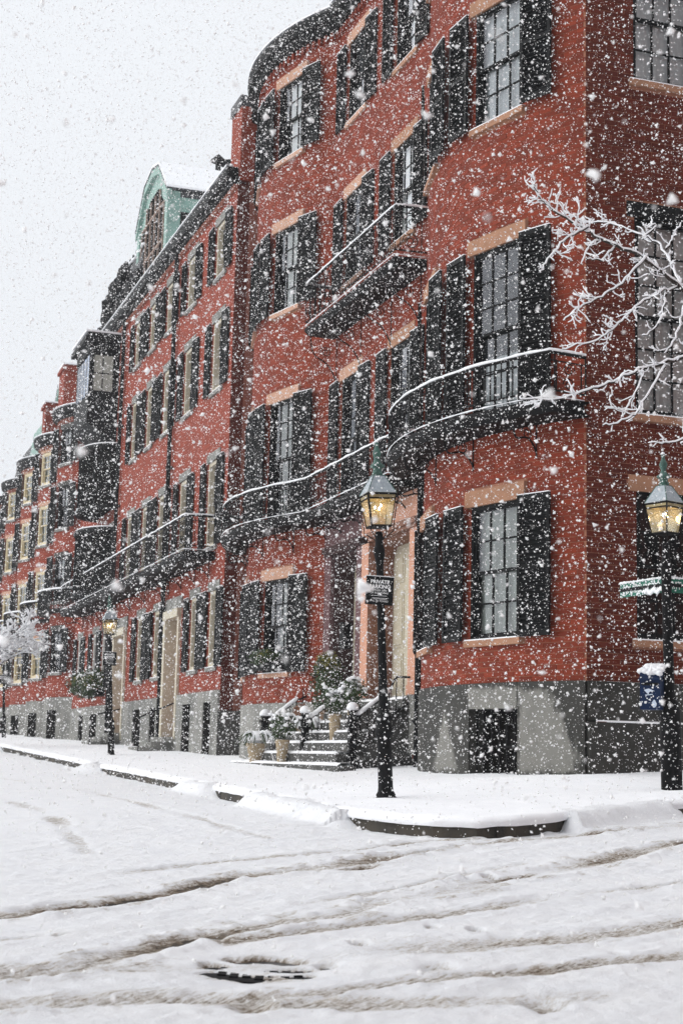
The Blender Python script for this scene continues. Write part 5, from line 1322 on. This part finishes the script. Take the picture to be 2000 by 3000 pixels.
# ------------------------------------------------------------------ trees
LIMBS = [[[4.9, 15.7, 3.6], [4.2, 15.4, 4.2], [3.6, 15.18, 4.58], [3.38, 15.13, 4.74], [3.14, 14.97, 4.86], [2.84, 14.83, 5.0], [2.48, 14.69, 5.1], [2.27, 14.62, 5.19], [1.98, 14.46, 5.3], [1.84, 14.38, 5.39], [1.77, 14.29, 5.49]],
 [[3.38, 15.13, 4.74], [3.27, 15.25, 5.06], [3.18, 15.38, 5.3], [3.03, 15.41, 5.39], [2.74, 15.56, 5.57], [2.51, 15.7, 5.63], [2.26, 15.74, 5.75]],
 [[2.34, 14.61, 5.19], [2.11, 14.45, 5.01], [1.92, 14.27, 4.76], [1.82, 14.18, 4.57]],
 [[2.94, 14.81, 4.96], [2.71, 14.65, 4.68], [2.45, 14.49, 4.45], [2.22, 14.33, 4.29], [2.05, 14.25, 4.13]],
 [[3.38, 15.13, 4.78], [3.11, 14.98, 4.66], [2.84, 14.83, 4.46], [2.61, 14.67, 4.2], [2.4, 14.6, 4.04], [2.08, 14.55, 3.94]],
 [[4.95, 15.6, 2.9], [4.2, 14.9, 3.7], [3.45, 14.6, 3.96], [3.26, 14.64, 3.9], [2.91, 14.51, 3.76], [2.59, 14.37, 3.61], [2.27, 14.22, 3.45], [1.93, 14.07, 3.33], [1.63, 14.01, 3.31]],
 [[3.05, 14.48, 3.77], [2.92, 14.41, 3.56], [2.77, 14.33, 3.31], [2.63, 14.26, 3.18], [2.41, 14.2, 3.12]],
 [[2.87, 14.52, 3.74], [2.78, 14.54, 3.52], [2.65, 14.56, 3.29]],
 [[4.9, 15.6, 2.5], [4.1, 14.6, 2.95], [3.35, 14.21, 3.0], [3.15, 14.15, 2.99], [2.91, 14.1, 2.94]],
 [[3.15, 14.87, 4.61], [3.08, 14.88, 4.3], [2.92, 14.92, 4.19]],
 [[3.38, 15.13, 4.56], [3.29, 15.05, 4.25], [3.15, 14.97, 4.03]],
 [[2.48, 14.69, 5.1], [2.34, 14.61, 4.97], [2.26, 14.53, 4.78]],
 [[2.63, 14.77, 5.06], [2.48, 14.69, 4.89], [2.32, 14.62, 4.88]],
 [[3.24, 15.26, 5.2], [3.32, 15.24, 5.34], [3.38, 15.23, 5.47]],
 [[3.03, 15.41, 5.36], [3.16, 15.38, 5.5], [3.03, 15.41, 5.5]]]
def smooth(pts, n=5):
    P = [Vector(p) for p in pts]; o = []
    for i in range(len(P) - 1):
        a, b, c, d_ = P[max(i - 1, 0)], P[i], P[i + 1], P[min(i + 2, len(P) - 1)]
        for k in range(n):
            t = k / n; o.append(.5 * ((2 * b) + (c - a) * t + (2 * a - 5 * b + 4 * c - d_) * t * t + (3 * b - a - 3 * c + d_) * t ** 3))
    return o + [P[-1]]
def snow_on(mb, pts, rs, seg=6, amt=1.0):
    q = [p + Vector((0, 0, r * .95 + .0035 * amt)) for p, r in zip(pts, rs)]
    rr = [(r * .6 + .0050 * amt * random.uniform(.75, 1.3)) for r in rs]; rr[-1] *= .8
    mb.tube(q, rr, seg)
def near_tree():
    e_ = empty('street_tree', Matrix.Translation((5.25, 15.9, G(*TS(5.25, 15.9)))), 'bare street tree reaching snow-laden twigs in from the right edge', 'tree')
    iv = e_.matrix_world.inverted(); g = e_.matrix_world.translation.z
    mb = MB(); mb.tube(smooth([(5.25, 15.9, g - .2), (5.2, 15.85, 1.0), (5.0, 15.7, 2.6), (4.95, 15.75, 4.2), (5.2, 15.9, 6.5)]), [.17 - .005 * i for i in range(21)], 10)
    tr = mb.obj('trunk', 'bark', e_, iv)
    mb = MB(); load = MB(); tw = MB()
    def twig(p, d_, L, r, lev):
        pts = [p]; cur = p.copy(); dd = d_.copy(); n = 5
        for i in range(n):
            dd = (dd + Vector((random.gauss(0, .26), random.gauss(0, .22), random.gauss(.09, .24)))).normalized(); cur = cur + dd * L / n; pts.append(cur.copy())
        rs = [r * (1 - .6 * i / n) for i in range(n + 1)]
        tw.tube(pts, rs, 4); snow_on(load, pts, rs, 6, .95 if lev else 1.05)
        if lev < 2:
            for i in range(random.choice((1, 2, 2, 3)) if lev == 0 else random.choice((0, 1, 1, 2))):
                k = random.randint(1, n - 1); d2 = (dd + Vector((random.gauss(0, .5), random.gauss(0, .35), random.gauss(0, .5)))).normalized()
                twig(pts[k], d2, L * random.uniform(.4, .7), r * .7, lev + 1)
    for li, Lm in enumerate(LIMBS):
        P = smooth(Lm, 6); n = len(P); r0 = {0: .032, 5: .025, 8: .016}.get(li, .0125); r1 = .0042
        rs = [r0 + (r1 - r0) * (i / (n - 1)) ** .7 for i in range(n)]
        for i in range(1, n - 1): P[i] = P[i] + Vector((random.gauss(0, .006), random.gauss(0, .006), random.gauss(0, .008)))
        b = MB(); b.tube(P, rs, 6); b.obj('limb', 'bark', e_, iv); snow_on(load, P, rs, 7, 1.15)
        L = sum((P[i + 1] - P[i]).length for i in range(n - 1)); k = int(L * (12 if li in (0, 1, 2, 3, 4) else 6))
        for q in range(k):
            f = random.uniform(.22 if li in (0, 5, 8) else .12, 1) * (n - 2); i = int(f); d_ = (P[i + 1] - P[i]).normalized(); sd = random.choice((-1, 1))
            perp = Vector((-d_.z, 0, d_.x)) * sd; d2 = (d_ * random.uniform(.5, 1.0) + perp * random.uniform(.35, .9) + Vector((0, random.gauss(0, .35), .08))).normalized()
            twig(P[i].copy(), d2, random.uniform(.06, .22), .0036, 0 if q % 3 else 1)
    tag(tw.obj('twigs', 'bark', e_, iv), kind='stuff'); tag(load.obj('snow_load', 'snow', e_, iv, smooth=True), kind='stuff')
near_tree()
def far_tree(x, y, h, r, label, snowy):
    g = G(*TS(x, y)); e_ = empty('tree', Matrix.Translation((x, y, g)), label, 'tree'); tr = MB(); tr.tube([(0, 0, -.3), (.05, 0, h * .3), (0, .05, h * .62)], [h * .022, h * .018, h * .012], 7); tr.obj('trunk', 'bark', e_)
    tw = MB(); sn = MB()
    def grow(p, d_, L, rr, lev):
        q = p + d_ * L * .5 + Vector((random.gauss(0, .05), random.gauss(0, .05), 0)) * L; q2 = p + d_ * L
        tw.tube([p, q, q2], [rr, rr * .8, rr * .6], 3)
        if snowy: sn.tube([p + Vector((0, 0, rr + .01)), q + Vector((0, 0, rr + .02)), q2 + Vector((0, 0, rr + .015))], [.018, .024, .014], 3)
        if lev < (5 if snowy else 4):
            for i in range(random.choice((2, 3, 3))):
                dd = (d_ + Vector((random.gauss(0, .5), random.gauss(0, .5), random.gauss(.05, .38)))).normalized(); grow(p.lerp(q2, random.uniform(.5, 1)), dd, L * random.uniform(.6, .8), rr * .6, lev + 1)
    for i in range(11 if snowy else 7):
        a = i * .8 + random.random(); grow(Vector((0, 0, h * random.uniform(.4, .62))), Vector((math.cos(a) * .8, math.sin(a) * .8, random.uniform(.3, 1))).normalized(), r * .42, h * .006, 0)
    tag(tw.obj('crown', 'bark', e_), kind='stuff')
    if snowy: tag(sn.obj('snow_load', 'snow', e_), kind='stuff')
far_tree(-9.55, 43.5, 4.6, 1.5, 'small snow-smothered tree before the far bowed houses at the left edge', True)
far_tree(-18.3, 80, 15.5, 4.5, 'bare tall tree rising behind the far rooftops at the left edge', False)
# greenery at the windows under the dark oriel
for (t, w_, lab) in ((30.3, .7, 'overgrown window box at the ground window right under the dark oriel'), (31.9, .7, 'second overgrown window box, left of the first under the dark oriel')):
    e_ = empty('window_box', MF @ T(t, SB + .16, 1.75), lab, 'window box')
    mb = MB(); mb.box(-.45, .45, -.12, .12, 0, .2); mb.obj('box', 'black', e_)
    leaf_ball('foliage', e_, (0, .05, .42), .62, .42, 900, 'leaf', None, .06); leaf_ball('bright_foliage', e_, (0, .12, .5), .5, .25, 200, 'leafy', None, .05); leaf_ball('snow_load', e_, (0, .1, .6), .5, .3, 120, 'snow', None, .05)
# unseen houses added behind and right of the viewer to shade street-side walls
def shading_row():
    for i, lab in enumerate(('unseen brick house added for shade across the cross street, nearest the square', 'second unseen brick house added for shade across the cross street', 'third unseen brick house added for shade across the cross street')):
        s1 = 2.5 - i * 9; s0_ = s1 - 8.98; t1 = -16.2; g = G(-16, (s0_ + s1) / 2)
        hs = house(lab, -20, 'unseen houses added for shade', (s0_ + s1) / 2); path = Path([('L', (t1, s0_), (t1, s1))]); ops = []
        us_ = (1.6, 4.4, 7.2); LVo = ((1.2, 3.0), (4.6, 6.6), (8.0, 9.6), (11.0, 12.4))
        X = HX(hs, Matrix()); mb = MB(); mb.box(-26, t1, s0_, s1, g - 1, 15.2); mb.obj('wall', 'fbrick', hs, X)
        for u in us_:
            for h0, h1 in LVo:
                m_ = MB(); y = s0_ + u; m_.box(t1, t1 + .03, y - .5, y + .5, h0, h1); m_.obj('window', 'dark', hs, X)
                m_ = MB(); m_.box(t1, t1 + .06, y - .62, y + .62, h1, h1 + .2); m_.obj('lintel', 'sand', hs, X)
        m_ = MB(); m_.box(-26, t1 + .3, s0_, s1, 15.2, 15.6); m_.obj('cornice', 'black', hs, X)
shading_row()

# far side: the houses that close the square, so the street does not run into nothing
hs = bow_house('distant brick house closing the row beyond the last bay', 61.5, 6.0, .4, 'white', None, 12.0)

# ------------------------------------------------------------------ falling snow
def falling_snow():
    n = 215000
    # a wide block of air over the street, thinned out where no eye at street level looks
    y = 1.0 + 25 * RNG.random(n * 8) ** (1 / 1.9); x = RNG.uniform(-9, 9, n * 8); z = RNG.uniform(-1.6, 15, n * 8)
    keep = (np.abs(x) < .245 * y + 1.0) & (z < .56 * y + .9) & (z > -.20 * y - .6)
    x, y, z = x[keep], y[keep], z[keep]
    t = (x - P0.x) * D.x + (y - P0.y) * D.y; s = (x - P0.x) * N.x + (y - P0.y) * N.y
    k = (z > Gz(t, s) + .02) & ~((s < .3) & (t > -.3)); x, y, z = x[k][:n], y[k][:n], z[k][:n]; m = len(x)
    r = np.clip(np.exp(RNG.normal(math.log(.0049), .55, m)), .0016, .017) * np.where((y < 4) & (RNG.random(m) < .25), 1.9, 1)
    base = np.array([[0, 0, 1], [0, 0, -1], [1, 0, 0], [-.5, .87, 0], [-.5, -.87, 0]], np.float32)
    nv = len(base); v = np.repeat(base[None], m, 0) * RNG.uniform(.45, 1.45, (m, nv, 1))
    q = RNG.normal(size=(m, 4)); q /= np.linalg.norm(q, axis=1)[:, None]; a, b, c, d_ = q.T
    Rm = np.stack([1 - 2 * (c * c + d_ * d_), 2 * (b * c - a * d_), 2 * (b * d_ + a * c), 2 * (b * c + a * d_), 1 - 2 * (b * b + d_ * d_), 2 * (c * d_ - a * b), 2 * (b * d_ - a * c), 2 * (c * d_ + a * b), 1 - 2 * (b * b + c * c)], 1).reshape(m, 3, 3)
    v = np.einsum('nij,nkj->nki', Rm, v) * r[:, None, None] + np.stack([x, y, z], 1)[:, None, :]
    f0 = np.array([[0, 2, 3], [0, 3, 4], [0, 4, 2], [1, 3, 2], [1, 4, 3], [1, 2, 4]])
    f = (f0[None] + (np.arange(m) * nv)[:, None, None]).reshape(-1)
    me = bpy.data.meshes.new('falling_snow'); me.vertices.add(m * nv); me.vertices.foreach_set('co', v.astype(np.float32).ravel())
    me.loops.add(len(f)); me.loops.foreach_set('vertex_index', f.astype(np.int32)); me.polygons.add(len(f) // 3); me.polygons.foreach_set('loop_start', np.arange(0, len(f), 3, dtype=np.int32))
    me.update(calc_edges=True); me.materials.append(M['flake']); o = bpy.data.objects.new('falling_snow', me); COL.objects.link(o)
    print('N', m); tag(o, 'white snowflakes falling thickly through the air over the whole street', 'snowflakes', kind='stuff'); return m
NF = falling_snow()

# ------------------------------------------------------------------ haze
HAZE = 0.0009
if HAZE:
    mb = MB(); mb.box(-90, 60, -30, 150, -4.5, 22); me = mb.mesh('haze', [])if False else None
    me = bpy.data.meshes.new('haze'); me.from_pydata(mb.v, [], mb.f)
    hm = bpy.data.materials.new('haze'); hm.use_nodes = True; t_ = hm.node_tree; t_.nodes.clear(); o_ = t_.nodes.new('ShaderNodeOutputMaterial'); v_ = t_.nodes.new('ShaderNodeVolumePrincipled')
    v_.inputs['Color'].default_value = (.93, .95, 1, 1); v_.inputs['Density'].default_value = HAZE; v_.inputs['Anisotropy'].default_value = .2; t_.links.new(v_.outputs[0], o_.inputs['Volume'])
    me.materials.append(hm); o = bpy.data.objects.new('haze', me); COL.objects.link(o); o['kind'] = 'stuff'
print('FLAKES', NF, 'OBJECTS', len(bpy.data.objects), 'TRIS', sum(len(m.loops) - 2 * len(m.polygons) for m in bpy.data.meshes))
